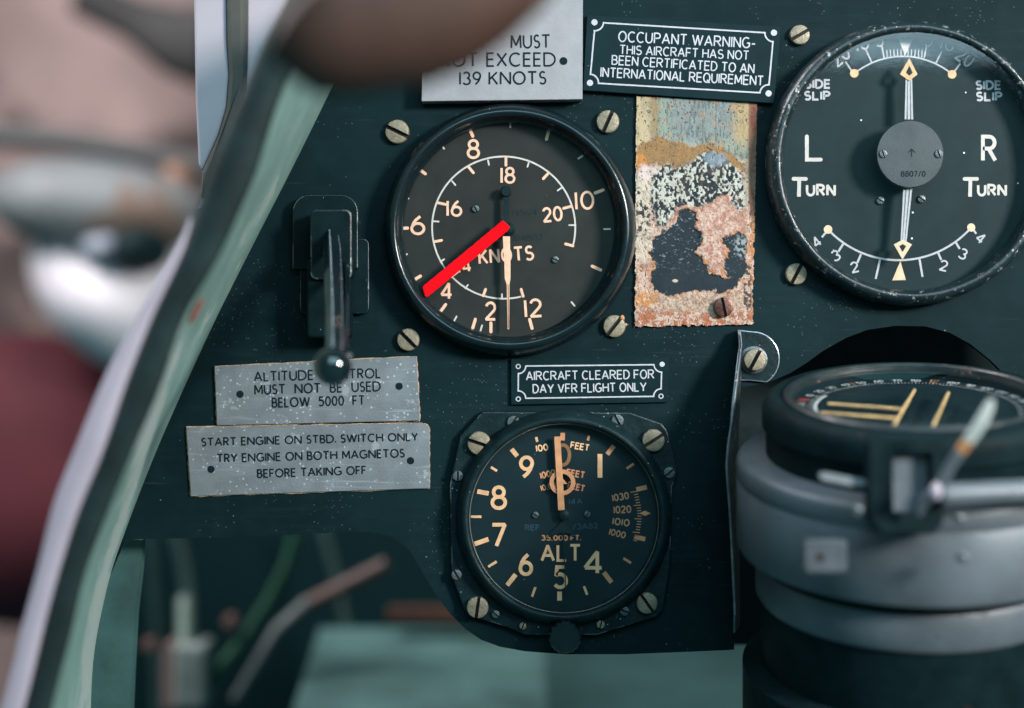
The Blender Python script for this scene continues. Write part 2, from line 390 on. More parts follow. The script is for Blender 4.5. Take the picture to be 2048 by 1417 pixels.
def panel_material():
    m = bpy.data.materials.new('scuffed_panel_paint'); m.use_nodes = True; nt = m.node_tree; N = nt.nodes; L = nt.links; p = N['Principled BSDF']
    tc = N.new('ShaderNodeTexCoord').outputs['Object']
    def noise(sc, det=4, scale=(1, 1, 1), rot=0.):
        mp = N.new('ShaderNodeMapping'); mp.inputs['Scale'].default_value = scale; mp.inputs['Rotation'].default_value = (0, rot, 0); L.new(tc, mp.inputs['Vector'])
        n = N.new('ShaderNodeTexNoise'); n.inputs['Scale'].default_value = sc; n.inputs['Detail'].default_value = det; L.new(mp.outputs[0], n.inputs['Vector']); return n.outputs['Fac']
    def ramp(f, lo, hi, to=1.):
        x = N.new('ShaderNodeMapRange'); x.inputs[1].default_value = lo; x.inputs[2].default_value = hi; x.inputs[4].default_value = to; L.new(f, x.inputs[0]); return x.outputs[0]
    def mul(u, v):
        x = N.new('ShaderNodeMath'); x.operation = 'MULTIPLY'
        for i, q in enumerate((u, v)):
            if isinstance(q, float): x.inputs[i].default_value = q
            else: L.new(q, x.inputs[i])
        return x.outputs[0]
    def mix(f, u, v):
        x = N.new('ShaderNodeMix'); x.data_type = 'RGBA'; L.new(f, x.inputs[0])
        for i, q in ((6, u), (7, v)):
            if isinstance(q, tuple): x.inputs[i].default_value = (*q, 1)
            else: L.new(q, x.inputs[i])
        return x.outputs[2]
    def dust(scale, radius, share):
        v = N.new('ShaderNodeTexVoronoi'); v.inputs['Scale'].default_value = scale; L.new(tc, v.inputs['Vector'])
        s = N.new('ShaderNodeSeparateColor'); L.new(v.outputs['Color'], s.inputs[0])
        u = N.new('ShaderNodeMath'); u.operation = 'LESS_THAN'; L.new(s.outputs[0], u.inputs[0]); L.new(share, u.inputs[1]) if not isinstance(share, float) else setattr(u.inputs[1], 'default_value', share)
        w_ = N.new('ShaderNodeMath'); w_.operation = 'LESS_THAN'; L.new(v.outputs['Distance'], w_.inputs[0]); L.new(mul(s.outputs[1], radius), w_.inputs[1])
        return mul(u.outputs[0], w_.outputs[0])
    c = mix(ramp(noise(18), .35, .65), (.0022, .0092, .0112), (.0036, .0138, .0165))
    c = mix(ramp(noise(130, 6), .45, .75, .5), c, (.0055, .0175, .021))
    patch = ramp(noise(26, 3), .42, .62)
    c = mix(mul(mul(ramp(noise(34, 5, (.8, 1, 14)), .50, .80), patch), .6), c, (.0085, .019, .0225))          # horizontal rub marks
    for rot, sc_, th in ((.9, 26, .70), (-.7, 22, .71), (.25, 30, .70)):                                         # fine scratches
        c = mix(ramp(noise(sc_, 2, (1, 1, 40), rot), th, th + .05, .40), c, (.022, .036, .04))
    clus = ramp(noise(30, 3), .48, .72, .45)
    c = mix(dust(1500, .30, clus), c, (.055, .072, .075)); c = mix(dust(700, .16, .03), c, (.11, .13, .135)); c = mix(dust(330, .075, .018), c, (.22, .26, .27))
    L.new(c, p.inputs['Base Color']); L.new(ramp(noise(60, 5), .2, .8), p.inputs['Roughness'])
    mr = N.new('ShaderNodeMapRange'); mr.inputs[3].default_value = .42; mr.inputs[4].default_value = .68; L.new(noise(60, 5), mr.inputs[0]); L.new(mr.outputs[0], p.inputs['Roughness'])
    p.inputs['Specular IOR Level'].default_value = .05
    bp = N.new('ShaderNodeBump'); bp.inputs['Strength'].default_value = .08; bp.inputs['Distance'].default_value = .0003; L.new(noise(700, 5), bp.inputs['Height']); L.new(bp.outputs[0], p.inputs['Normal'])
    return m
M_panel = panel_material()
M_edge = mat('rubbed_bare_edge', (.075, .09, .095), .38, .3, .5, .5, 260, .3, 900, chip=((.004, .011, .013), 110, .43))
M_edgelev = mat('rubbed_edge_highlight', (.20, .23, .27), .25, .4, .6, .4, 120, .1, 900)  # pale edge colour paints the lever arm's highlight lines, plus rubbed bracket edges
def edge_bevel(o, wd, m, seg=2, ang=40):
    md = bevel(o, wd, seg, ang).modifiers[-1]; o.data.materials.append(m); md.material = len(o.data.materials) - 1; return o

# ================================================================ SETTING
def px_rect(x0, x1, y0, y1): return [(x0, y0), (x1, y0), (x1, y1), (x0, y1)]
mb = MB(); prism(mb, px_rect(-900, 620, -700, 2200), 1.5, .02)
M_far = mat('distant_wall', (.20, .142, .132), .9, 0, .1, .7, 3.5, chip=((.055, .042, .04), 2.2, .52))
build('distant_wall', mb, M_far, kind='structure')
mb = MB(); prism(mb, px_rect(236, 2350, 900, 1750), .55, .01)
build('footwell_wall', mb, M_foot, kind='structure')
# floor: a shallow tray whose near lip shows under the panel
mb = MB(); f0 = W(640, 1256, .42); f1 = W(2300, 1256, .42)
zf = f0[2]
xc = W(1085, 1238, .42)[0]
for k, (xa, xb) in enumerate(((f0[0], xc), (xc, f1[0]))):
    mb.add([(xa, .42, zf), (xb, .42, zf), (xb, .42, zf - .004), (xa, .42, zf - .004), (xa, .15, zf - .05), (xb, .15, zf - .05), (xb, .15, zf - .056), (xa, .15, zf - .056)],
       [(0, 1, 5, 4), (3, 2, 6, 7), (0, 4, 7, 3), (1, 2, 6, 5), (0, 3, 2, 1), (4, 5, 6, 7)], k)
build('cockpit_floor', mb, [M_teal_floor, mat('floor_green_shade', (.016, .040, .039), .7, 0, .1, .4, 14)], kind='structure')  # right half: shade under the panel put into a darker floor colour

# ---------------------------------------------------------------- instrument panel
out = [(735, -110), (655, 168), (585, 300), (492, 475), (405, 658), (320, 842), (262, 990), (226, 1080), (470, 1075), (620, 1068), (740, 1064), (785, 1074), (818, 1100),
       (848, 1150), (872, 1190), (900, 1228), (930, 1258), (962, 1280), (1000, 1294), (1050, 1303), (1130, 1309), (1250, 1309), (1380, 1304), (1468, 1300),
       (1474, 1200), (1476, 1000), (1478, 775), (1510, 771), (1545, 762), (1580, 747), (1612, 727), (1645, 703), (1690, 677), (1735, 660), (1790, 652), (1850, 653),
       (1900, 666), (1940, 688), (1980, 720), (2030, 770), (2090, 800), (2330, 805), (2330, -110)]
mb = MB(); prism(mb, out, 0, .003)
panel = build('instrument_panel', mb, M_panel, label='black scratched metal instrument panel carrying the three round gauges', cat='panel', flat=True)
mb = MB(); prism(mb, [(1440, 600), (2360, 600), (2360, 1290), (1440, 1290)], .055, .003)
build('recess_backplate', mb, M_dark, panel, flat=True)

# ---------------------------------------------------------------- screws
def screw_mesh(mb, px, py, r, ang, y0, h, dome=.72, slotw=.17, depth=.55, my=0, ms=1):
    c = Vector(W(px, py, y0)); R = r * sc(y0); hw = R * slotw
    a = R_(ang); u = Vector((math.cos(a), 0, -math.sin(a))); v = Vector((u.z, 0, -u.x)); ax = Vector((0, -1, 0))
    for sg in (1, -1):
        rings = []
        for rr, hh in ((R, 0), (R, h * dome), (R * .93, h * .92), (R * .72, h)):
            t0 = math.asin(min(.95, hw / rr)); pts = []
            for i in range(15):
                t = t0 + (math.pi - 2 * t0) * i / 14
                pts.append(c + u * (rr * math.cos(t)) + v * (sg * rr * math.sin(t)) + ax * hh)
            rings.append(pts)
        b = len(mb.v); n = 15
        for q in rings: mb.v.extend(tuple(x) for x in q)
        for k in range(3):
            for i in range(n - 1):
                mb.f.append((b + k * n + i, b + k * n + i + 1, b + (k + 1) * n + i + 1, b + (k + 1) * n + i)); mb.m.append(my)
        mb.f.append(tuple(b + 3 * n + i for i in range(n))); mb.m.append(my)
        mb.f.append((b, b + n, b + 2 * n, b + 3 * n, b + 4 * n - 1, b + 3 * n - 1, b + 2 * n - 1, b + n - 1)); mb.m.append(ms)
    cap_disc(mb, c, R * .99, h * (1 - depth), ms, 28)
def screw(name, parent, px, py, r, ang, y0=0., h=.0022, m=None, **k):
    mb = MB(); screw_mesh(mb, px, py, r, ang, y0, h, **k)
    return build(name, mb, [m or M_brass, M_slot], parent, recalc=False, angle=28)

# ================================================================ AIRSPEED INDICATOR
asi = thing('airspeed_indicator', 'round knots gauge with thick red pointer and peach numerals', 'gauge', W(1020, 457, 0))
bc = W(1020, 457, -.0095); bc = (bc[0], 0, bc[2])
PXR = S * .982
mb = MB(); lathe(mb, bc, [(r * PXR, h) for r, h in [(256, 0), (256, .0025), (254, .0045), (249, .007), (243, .0088), (237, .0097), (231, .0098), (227, .009), (225, .0072), (224, .0055), (220, .0052), (217, .0042), (216.5, .0008)]], seg=160)
build('bezel', mb, M_bezel, asi, angle=60)
dz = W(1009, 456, -.001)
mb = MB(); cap_disc(mb, (dz[0], 0, dz[2]), 219 * S, .001, seg=120); build('dial_face', mb, M_dial, asi, flat=True, recalc=False)
Z = lambda x, y: (740 + x / 2.5304, 180 + y / 2.5304)
ly = Layer(-.0011)
for a, b in [((500, 190), (520, 235)), ((235, 392), (280, 425)), ((140, 702), (190, 700)), ((215, 967), (255, 943)), ((357, 1122), (383, 1087)), ((520, 1205), (533, 1162)),
             ((612, 1225), (612, 1180)), ((820, 1207), (808, 1163)), ((893, 250), (905, 205)), ((1125, 893), (1167, 912)), ((1140, 522), (1180, 507))]:
    ly.line([Z(*a), Z(*b)], 6.2, m=0)
for a, b in [((355, 270), (375, 298)), ((163, 540), (195, 550)), ((160, 842), (187, 832)), ((275, 1052), (300, 1035)), ((425, 1172), (438, 1147)), ((560, 1218), (567, 1193)),
             ((1020, 1075), (1035, 1093)), ((1185, 705), (1215, 705)), ((1055, 348), (1075, 335)), ((710, 165), (710, 190))]:
    ly.line([Z(*a), Z(*b)], 3.4, m=1)
# inner scale: white arc from just right of the bottom, clockwise over the top, to the right
ly.arc(1007.4, 455.7, 143.2, 142.2, -76, -374.5, 3.4, m=1, n=110)
for a, b in [((573, 1043), (585, 1010)), ((765, 1010), (775, 1045)), ((330, 768), (362, 762)), ((345, 572), (382, 580)), ((500, 392), (523, 420)), ((688, 342), (688, 382)),
             ((900, 425), (877, 450)), ((1017, 590), (980, 600)), ((990, 780), (1027, 790)), ((410, 945), (440, 925))]:
    ly.line([Z(*a), Z(*b)], 5.4, m=0)
for a, b in [((668, 1055), (668, 1035)), ((483, 1005), (495, 988)), ((357, 870), (375, 858)), ((315, 665), (347, 667)), ((415, 462), (432, 482)), ((597, 357), (602, 380)),
             ((803, 370), (797, 390)), ((968, 497), (950, 510)), ((1040, 685), (1008, 685))]:
    ly.line([Z(*a), Z(*b)], 3.2, m=1)
def zn(t, x, y, h, wd, rot=0, width=None, m=0, cap='butt'):
    c = Z(x, y); ly.num(t, c[0], c[1], h / 2.53, wd, rot, None if width is None else width / 2.53, 'dial', m, cap)
zn('8', 523, 300, 88, 5.4, 0, 54); zn('18', 698, 433, 74, 4.8, 0, 64); zn('10', 1086, 560, 84, 4.8, 3, 86); zn('20', 923, 630, 66, 4.6, 6, 92)
zn('16', 427, 600, 74, 4.8, 0, 68); zn('6', 242, 685, 88, 5.6, 0, 62); zn('4', 387, 1018, 78, 5, 0, 52); zn('14', 478, 890, 62, 4.4, 8, 60)
zn('2', 610, 1120, 84, 5.2, 0, 48); zn('12', 826, 1105, 84, 5.2, 4, 78)
c0, c1 = Z(556, 880), Z(826, 858); ly.text('KNOTS', c0[0], c0[1], c1[0], c1[1], 66 / 2.53, 4.6, 'dial', 0)
build('dial_markings', ly.mb, [M_peach, M_white], asi, recalc=False, flat=True)
em = Layer(-.00105)
for t, x, y, wz in (('7456/4', 778, 622, 130), ('1041503', 800, 748, 140)):
    c = Z(x, y); em.num(t, c[0], c[1], 11, 1.6, 3, wz / 2.53, 'dial')
build('embossed_number', em.mb, M_dial_dark, asi, recalc=False, flat=True)
for x, y, r, a in ((535, 603, 18, 60), (938, 860, 17, 20)):
    c = Z(x, y); screw('dial_screw', asi, c[0], c[1], r / 2.53, a, -.001, .0009, M_steel)
# counterweight tail, pivot, cream needle, red pointer
mb = MB(); c = Z(688, 515)
prism(mb, [Z(676, 545), Z(702, 545), Z(704, 700), Z(674, 700)], -.0042, .0006)
lathe(mb, (W(*c, -.0045)[0], -.0034, W(*c, -.0045)[2]), [(.0004, 0), (28 / 2.53 * S, 0), (28 / 2.53 * S, .0009), (22 / 2.53 * S, .0014), (.0001, .0014)], seg=32)
build('counterweight', mb, M_dial_dark, asi)
mb = MB(); prism(mb, [Z(672, 742), Z(708, 742), Z(711, 880), Z(711, 955), Z(706, 985), Z(704, 1205), Z(703, 1212), Z(697, 1212), Z(696, 1205), Z(692, 985), Z(682, 955), Z(680, 880)], -.0047, .0005)
build('needle', mb, M_peach, asi)
ly = Layer(-.00472); ly.line([Z(699, 985), Z(700, 1208)], 1.5, cap='butt'); build('needle_groove', ly.mb, M_dial_dark, asi, recalc=False, flat=True)
mb = MB(); c = Z(702, 705); q = W(*c, -.004)
lathe(mb, (q[0], -.001, q[2]), [(.0022, 0), (.0022, .0032), (.0016, .0038), (.0012, .0044), (.0001, .0045)], seg=32); build('pivot', mb, M_flange, asi)
mb = MB(); prism(mb, [Z(672, 660), Z(708, 693), Z(698, 712), Z(292, 1048), Z(278, 1046), Z(266, 1000), Z(270, 992)], -.0062, .0007)
bevel(build('red_pointer', mb, M_red, asi), .0002)
mb = MB(); cap_disc(mb, bc, 218 * PXR, .0070, seg=96); build('glass', mb, M_glass, asi, flat=True, recalc=False)
for x, y, r, a in ((795, 265, 24, 26), (1215, 245, 23, -66), (817, 680, 22.5, 45), (1228, 653, 22.5, -52)):
    screw('mounting_screw', asi, x, y, r, a)
# crumb of orange sealant beside the lower right screw
mb = MB(); ellipsoid(mb, W(1244, 637, -.0006), .0009, .0009, .0011, n=10); ellipsoid(mb, W(1251, 650, -.0004), .0006, .0005, .0006, n=8)
build('sealant_crumb', mb, M_orange, asi)

# ================================================================ TURN AND SLIP INDICATOR
tns = thing('turn_and_slip_indicator', 'large round turn and side slip gauge with two diamond pointers', 'gauge', W(1822, 328, 0))
tc_ = W(1826, 323, -.010); tc_ = (tc_[0], 0, tc_[2]); K = S * .982
mb = MB(); lathe(mb, tc_, [(r * K, h) for r, h in [(288, 0), (288, .0035), (286, .0062), (281, .0085), (274, .0098), (268, .0100), (263, .0095), (260, .0084), (259, .0078), (258, .0076), (257, .006), (256.5, .0006)]], seg=160,
                    bump=lambda k, a: 1 + .0012 * math.sin(a * 23 + k) + .0008 * math.sin(a * 51 + 2 * k))
build('bezel', mb, M_worn, tns, angle=60)
dz = W(1825, 325, -.0008)
mb = MB(); cap_disc(mb, (dz[0], 0, dz[2]), 259 * S, .0008, seg=120); build('dial_face', mb, M_dial_teal, tns, flat=True, recalc=False)
V = lambda x, y: (1520 + x / 2.571, 79 + y / 2.571)
ly = Layer(-.0009)
CX = 1820.5
def circ3(p, q, r):
    ax, ay, bx, by, cx, cy = *p, *q, *r; d = 2 * (ax * (by - cy) + bx * (cy - ay) + cx * (ay - by))
    ux = ((ax * ax + ay * ay) * (by - cy) + (bx * bx + by * by) * (cy - ay) + (cx * cx + cy * cy) * (ay - by)) / d
    uy = ((ax * ax + ay * ay) * (cx - bx) + (bx * bx + by * by) * (ax - cx) + (cx * cx + cy * cy) * (bx - ax)) / d
    return ux, uy, math.hypot(ax - ux, ay - uy)
def arc_through(p, q, r, wd, m):
    x, y, R = circ3(p, q, r); a = lambda t: math.degrees(math.atan2(-(t[1] - y), t[0] - x))
    a0, a1 = a(p), a(r)
    if a(q) < min(a0, a1) or a(q) > max(a0, a1): a1 += 360 if a1 < a0 else -360
    ly.arc(x, y, R, R, a0, a1, wd, m, 60)
arc_through(V(487, 175), V(745, 88), V(988, 180), 3, 1)
for a, b, wd in [((470, 160), (440, 115), 3), ((575, 120), (545, 55), 3), ((640, 100), (625, 30), 3), ((845, 95), (857, 30), 3), ((905, 122), (935, 60), 3), ((1000, 165), (1030, 125), 3)]:
    ly.line([V(*a), V(*b)], wd, m=1, cap='butt')
for k in range(11):
    x = 655 + k * 17.6; yb = 90 + ((x - 745) / 95) ** 2 * 6
    ly.line([V(x, yb), V(x + (x - 745) * .04, yb - 40)], 2.2, m=1, cap='butt')
ly.disc(*V(485, 175), 8.6, m=2); ly.disc(*V(988, 180), 8.6, m=2)
def vn(t, x, y, h, wd, rot=0, width=None, m=1, cap='butt'):
    c = V(x, y); ly.num(t, c[0], c[1], h / 2.571, wd, rot, None if width is None else width / 2.571, 'dial', m, cap)
vn('20', 412, 88, 68, 3.4, 40, 88); vn('10', 525, 20, 66, 3.4, 15, 62); vn('5', 614, 5, 60, 3.2, 8, 34); vn('5', 868, 5, 60, 3.2, -8, 34); vn('10', 968, 22, 66, 3.4, -15, 62); vn('20', 1056, 92, 68, 3.4, -36, 84)
ly.poly([V(712, 0), V(786, 0), V(746, 84)], 3)
vn('SIDE', 297, 230, 40, 4.2, 0, 124); vn('SLIP', 294, 290, 40, 4.2, 0, 126)
vn('SIDE', 1175, 236, 40, 4.2, 0, 124); vn('SLIP', 1178, 294, 40, 4.2, 0, 126)
ly.line([V(241, 500), V(241, 619), V(312, 619)], 7.6, m=3, cap='round')
vn('R', 1178, 562, 122, 7.6, 0, 64, m=3)
for x0 in (0, 880):
    ly.line([V(172 + x0, 718), V(236 + x0, 718)], 7.4, m=3, cap='round'); ly.line([V(202 + x0, 718), V(200 + x0, 800)], 7.4, m=3, cap='square'); vn('URN', 313 + x0, 776, 52, 5, 0, 142, m=3)
arc_through(V(350, 978), V(720, 1136), V(1088, 966), 4, 1)
for a, b in [((350, 980), (318, 1018)), ((428, 1052), (403, 1092)), ((520, 1105), (500, 1150)), ((617, 1133), (595, 1232)), ((820, 1130), (836, 1222)), ((915, 1095), (932, 1135)), ((1005, 1042), (1027, 1078)), ((1090, 970), (1112, 1000))]:
    ly.line([V(*a), V(*b)], 4.2, m=1, cap='butt')
ly.disc(*V(350, 978), 8.6, m=4); ly.disc(*V(1086, 968), 8.2, m=4)
for t, x, y, r in (('4', 290, 1042, 38), ('3', 390, 1112, 25), ('2', 486, 1172, 14), ('2', 945, 1164, -12), ('3', 1045, 1104, -25), ('4', 1135, 1022, -38)):
    vn(t, x, y, 50, 3.4, r, 34)
ly.poly([V(680, 1240), V(750, 1238), V(722, 1140)], 4)
build('dial_markings', ly.mb, [M_peach, M_engw, M_amber, M_white, M_cream], tns, recalc=False, flat=True)
for x, y in ((617, 830), (828, 822)): c = V(x, y); screw('dial_screw', tns, c[0], c[1], 7.8, 35, -.0008, .001, M_steel)
def diamond_pointer(stem, dia, hole, mm):
    mb = MB(); prism(mb, [V(*p) for p in stem], -.0068, .0006)
    st = build('pointer', mb, M_steel, tns)
    ly = Layer(-.00685)
    a, b, c, d = stem
    for t in (.14, .5, .86):
        ly.line([V(a[0] + (b[0] - a[0]) * t, a[1] + (b[1] - a[1]) * t), V(d[0] + (c[0] - d[0]) * t, d[1] + (c[1] - d[1]) * t)], 4.0 if t == .5 else 3.2, cap='butt')
    build('pointer_stripe', ly.mb, M_engw, st, recalc=False, flat=True)
    mb = MB(); o = [W(*V(*p), -.0072) for p in dia]; h = [W(*V(*p), -.0072) for p in hole]; n = 4
    bk = [(p[0], p[1] + .0007, p[2]) for p in o + h]
    mb.add(o + h + bk, [(i, (i + 1) % 4, 4 + (i + 1) % 4, 4 + i) for i in range(4)] + [(8 + i, 8 + (i + 1) % 4, 12 + (i + 1) % 4, 12 + i) for i in range(4)]
           + [(i, (i + 1) % 4, 8 + (i + 1) % 4, 8 + i) for i in range(4)] + [(4 + i, 4 + (i + 1) % 4, 12 + (i + 1) % 4, 12 + i) for i in range(4)])
    build('diamond_tip', mb, mm, st)
diamond_pointer([(748, 200), (783, 200), (789, 412), (742, 412)], [(768, 98), (810, 180), (768, 214), (720, 180)], [(768, 134), (786, 172), (768, 188), (750, 172)], M_amber)
diamond_pointer([(735, 770), (784, 770), (754, 1042), (722, 1042)], [(733, 1132), (688, 1055), (735, 1030), (781, 1055)], [(733, 1096), (716, 1064), (735, 1052), (752, 1064)], M_cream)
hq = W(1820.5, 308.5, -.0092)
mb = MB(); rh = 67 * sc(-.0092)
lathe(mb, (hq[0], -.0008, hq[2]), [(rh * .5, 0), (rh * .5, .0062), (rh, .0064), (rh, .0080), (rh * .985, .0084), (.0001, .0084)], seg=72)
M_hub = mat('hub_grey_black', (.022, .032, .038), .42, 0, .45, .15, 120, .1, 1500)
hub = build('hub_disc', mb, M_hub, tns)
for x, y in ((633, 590), (918, 590)): c = V(x, y); screw('hub_screw', tns, c[0], c[1], 8, 70, -.0092, .0006, M_steel)
ly = Layer(-.00925); c = V(788, 692); ly.num('8807/0', c[0], c[1], 10, 2, 0, 48, 'dial'); c = V(780, 585); ly.num('^', c[0], c[1], 16, 1.6, 0, 14, 'dial')
build('stamped_number', ly.mb, M_blackink, tns, recalc=False, flat=True)
mb = MB(); cap_disc(mb, tc_, 258 * K, .0099, seg=96); build('glass', mb, M_glass_bright, tns, flat=True, recalc=False)
screw('mounting_screw', tns, 1591, 549, 21.5, -62); screw('mounting_screw', tns, 1598, 72, 20, -30)

# ================================================================ ALTIMETER
alt = thing('altimeter', 'round altimeter marked ALT with orange pointer in an octagonal flange', 'gauge', W(1128, 1038, 0))
A = lambda x, y: (860 + x / 2.624, 790 + y / 2.624)
fl = [(275, 88), (1050, 92), (1215, 150), (1245, 185), (1262, 250), (1300, 400), (1296, 432), (1272, 480), (1262, 900), (1225, 1130), (1190, 1165), (960, 1235), (880, 1262), (500, 1262), (420, 1225), (205, 1160), (175, 1120), (112, 950), (103, 470), (122, 380), (160, 215), (190, 180)]
mb = MB(); prism(mb, [A(*p) for p in fl], -.003, .003)
edge_bevel(build('flange', mb, M_flange, alt, flat=True), .0005, M_edge)
ac = W(1128.5, 1038, -.0085); ac = (ac[0], 0, ac[2]); K = S * .985
mb = MB(); lathe(mb, ac, [(r * K, h) for r, h in [(218, .003), (217, .0048), (212, .0062), (207, .0078), (202, .0087), (197, .0090), (193, .0086), (191, .0075), (190, .0062), (189, .0060), (188, .0052), (187.5, .0036)]], seg=144)
build('bezel', mb, M_flange, alt, angle=60)
mb = MB(); lathe(mb, ac, [(190.6 * K, .0070), (189.6 * K, .0076), (188.6 * K, .0070)], seg=144); build('rim_ring', mb, mat('rim_highlight_grey', (.20, .20, .19), .5, .3, .5, .5, 60, .3, 600), alt)  # colour raised so the ring carries bright edge highlights
dz = W(1128.5, 1040, -.0034)
mb = MB(); cap_disc(mb, (dz[0], 0, dz[2]), 190 * S, .0034, seg=120); build('dial_face', mb, M_dial_dark, alt, flat=True, recalc=False)
ly = Layer(-.0035)
for a, b, mm in [((428, 285), (458, 322), 0), ((248, 507), (308, 518), 0), ((235, 783), (307, 758), 0), ((405, 1000), (450, 943), 0), ((680, 1033), (680, 1080), 0), ((912, 932), (953, 985), 1), ((1073, 745), (1130, 758), 1), ((1083, 497), (1138, 485), 1), ((965, 268), (930, 313), 1), ((697, 200), (695, 240), 1)]:
    ly.line([A(*a), A(*b)], 9.2, m=mm, cap='butt')
for a, b, mm in [((557, 222), (563, 247), 0), ((320, 380), (352, 400), 0), ((215, 640), (270, 640), 0), ((305, 903), (350, 875), 0), ((535, 1060), (553, 1010), 0), ((825, 1050), (808, 1005), 0), ((1055, 883), (1015, 858), 1), ((1070, 362), (1032, 387), 1), ((835, 215), (828, 240), 1)]:
    ly.line([A(*a), A(*b)], 5, m=mm, cap='butt')
def an(t, x, y, h, wd, rot=0, width=None, m=0, cap='butt', L=None):
    c = A(x, y); (L or ly).num(t, c[0], c[1], h / 2.624, wd, rot, None if width is None else width / 2.624, 'dial', m, cap)
an('9', 505, 380, 104, 7.2, -4, 60); an('8', 361, 540, 110, 7.2, 0, 68); an('7', 360, 738, 112, 7.4, 0, 66); an('6', 503, 890, 104, 7.2, 0, 58); an('5', 685, 957, 106, 7.2, 0, 62)
an('4', 857, 880, 112, 7.2, 0, 88); an('1', 892, 373, 124, 9.6, 0); an('0', 698, 316, 104, 7.0, 0, 68, m=3)
an('ALT', 687, 830, 80, 5.4, 0, 200)
an('100', 588, 278, 30, 2.8, 8, 58); an('FEET', 787, 271, 30, 2.8, -10, 94); an('1000', 618, 416, 30, 2.8, 14, 76, m=1); an('FEET', 765, 414, 30, 2.8, -10, 92, m=1); an('10,000', 632, 478, 26, 2.4, 14, 100, m=1); an('FEET', 768, 483, 30, 2.8, -14, 86, m=1)
an('35,000 FT.', 688, 751, 24, 2.6, 0, 204, m=1)
an('1030', 1000, 535, 32, 2.6, 10, 82, m=1); an('1020', 1010, 602, 34, 2.6, 3, 86, m=1); an('1010', 1003, 668, 32, 2.6, -7, 84, m=1); an('1000', 984, 728, 30, 2.4, -14, 82, m=1)
for k in range(19):
    t = k / 18; y = 512 + t * 250; x = 1052 + 22 * math.sin(math.pi * t); ln = 38 if k % 5 == 0 else 22
    x += 14 if ln == 22 else 0
    ly.line([A(x, y), A(x + ln, y - 6 * (t - .5) * -2)], 1.6, m=1, cap='butt')
ly.poly([A(1098, 622), A(1128, 608), A(1158, 622), A(1128, 636)], 2)
build('dial_markings', ly.mb, [M_amber, M_amber_d, M_amber_d, mat('browned_lume', (.17, .085, .038), .6, 0, .2)], alt, recalc=False, flat=True)
ly = Layer(-.00345); an('REF', 537, 697, 26, 2.4, 0, 74, L=ly); an('/3A82', 815, 690, 26, 2.4, 3, 130, L=ly); an('14A', 765, 560, 24, 2.2, 4, 66, L=ly)
build('faint_print', ly.mb, M_inkblue, alt, recalc=False, flat=True)
# small 10000 ft triangle window mark and 1000 ft pointer
mb = MB(); prism(mb, [A(695, 664), A(768, 742), A(700, 722), A(618, 742)], -.0046, .0004); prism(mb, [A(696, 720), A(704, 720), A(716, 1045), A(712, 1045)], -.0047, .0005)
build('short_pointer', mb, M_steel if False else M_dial_dark, alt)
pc = W(*A(695, 460), -.0056)
mb = MB(); r1, r0 = 67 / 2.624 * S, 45 / 2.624 * S
lathe(mb, (pc[0], -.0050, pc[2]), [(r0, 0), (r1, 0), (r1, .0006), (r0, .0006), (r0, 0)], seg=48); prism(mb, [A(695, 438), A(722, 468), A(668, 468)], -.0055, .0005)
build('ring_pointer', mb, M_amber_d, alt)
mb = MB(); prism(mb, [A(652, 220), A(684, 219), A(707, 604), A(673, 606)], -.0062, .0005); build('long_pointer', mb, mat('orange_brown_pointer', (.46, .215, .105), .5, 0, .4, .2, 300), alt)
q = W(*A(704, 630), -.0055); mb = MB(); lathe(mb, (q[0], -.0034, q[2]), [(.0018, 0), (.0018, .0026), (.0012, .0031), (.0001, .0032)], seg=28); build('pivot', mb, M_flange, alt)
for x, y, r, a in ((553, 630, 6.5, 30), (825, 625, 6.5, 120)): c = A(x, y); screw('dial_screw', alt, c[0], c[1], r, a, -.0034, .0008, M_steel)
mb = MB(); cap_disc(mb, ac, 189 * K, .0066, seg=96); build('glass', mb, M_glass, alt, flat=True, recalc=False)
for x, y, r, a in ((258, 253, 23.2, 18), (1170, 238, 22.4, -32), (250, 1112, 21.6, -82), (1137, 1090, 21, 55)):
    c = A(x, y); screw('mounting_screw', alt, c[0], c[1], r, a, -.003, .0022, dome=.8, slotw=.15)
for x, y, r, a, mm in ((437, 143, 12.5, -58, 0), (983, 135, 12.5, 62, 0), (147, 425, 10.5, 90, 0), (1255, 408, 11.5, -40, 0), (140, 943, 10.5, 60, 0), (345, 1150, 8, 40, 0), (1020, 1133, 9.5, 20, 0)):
    c = A(x, y); screw('flange_screw', alt, c[0], c[1], r, a, -.003, .0011, M_steel)
for x, y, r, a in ((487, 1212, 7, -70), (895, 1203, 8.5, -75)): c = A(x, y); screw('brass_screw', alt, c[0], c[1], r, a, -.003, .0014)
kq = W(1129, 1272, -.008)
mb = MB(); lathe(mb, (kq[0], 0, kq[2]), [(.0030, .0025), (.0030, .0045), (.0046, .0050), (.0052, .0058), (.0052, .0118), (.0047, .0126), (.0001, .0128)], seg=96, bump=lambda k, a: 1 + (.035 * math.copysign(1, math.sin(a * 16)) if 3 <= k <= 4 else 0))
build('setting_knob', mb, M_bezel, alt, angle=25)

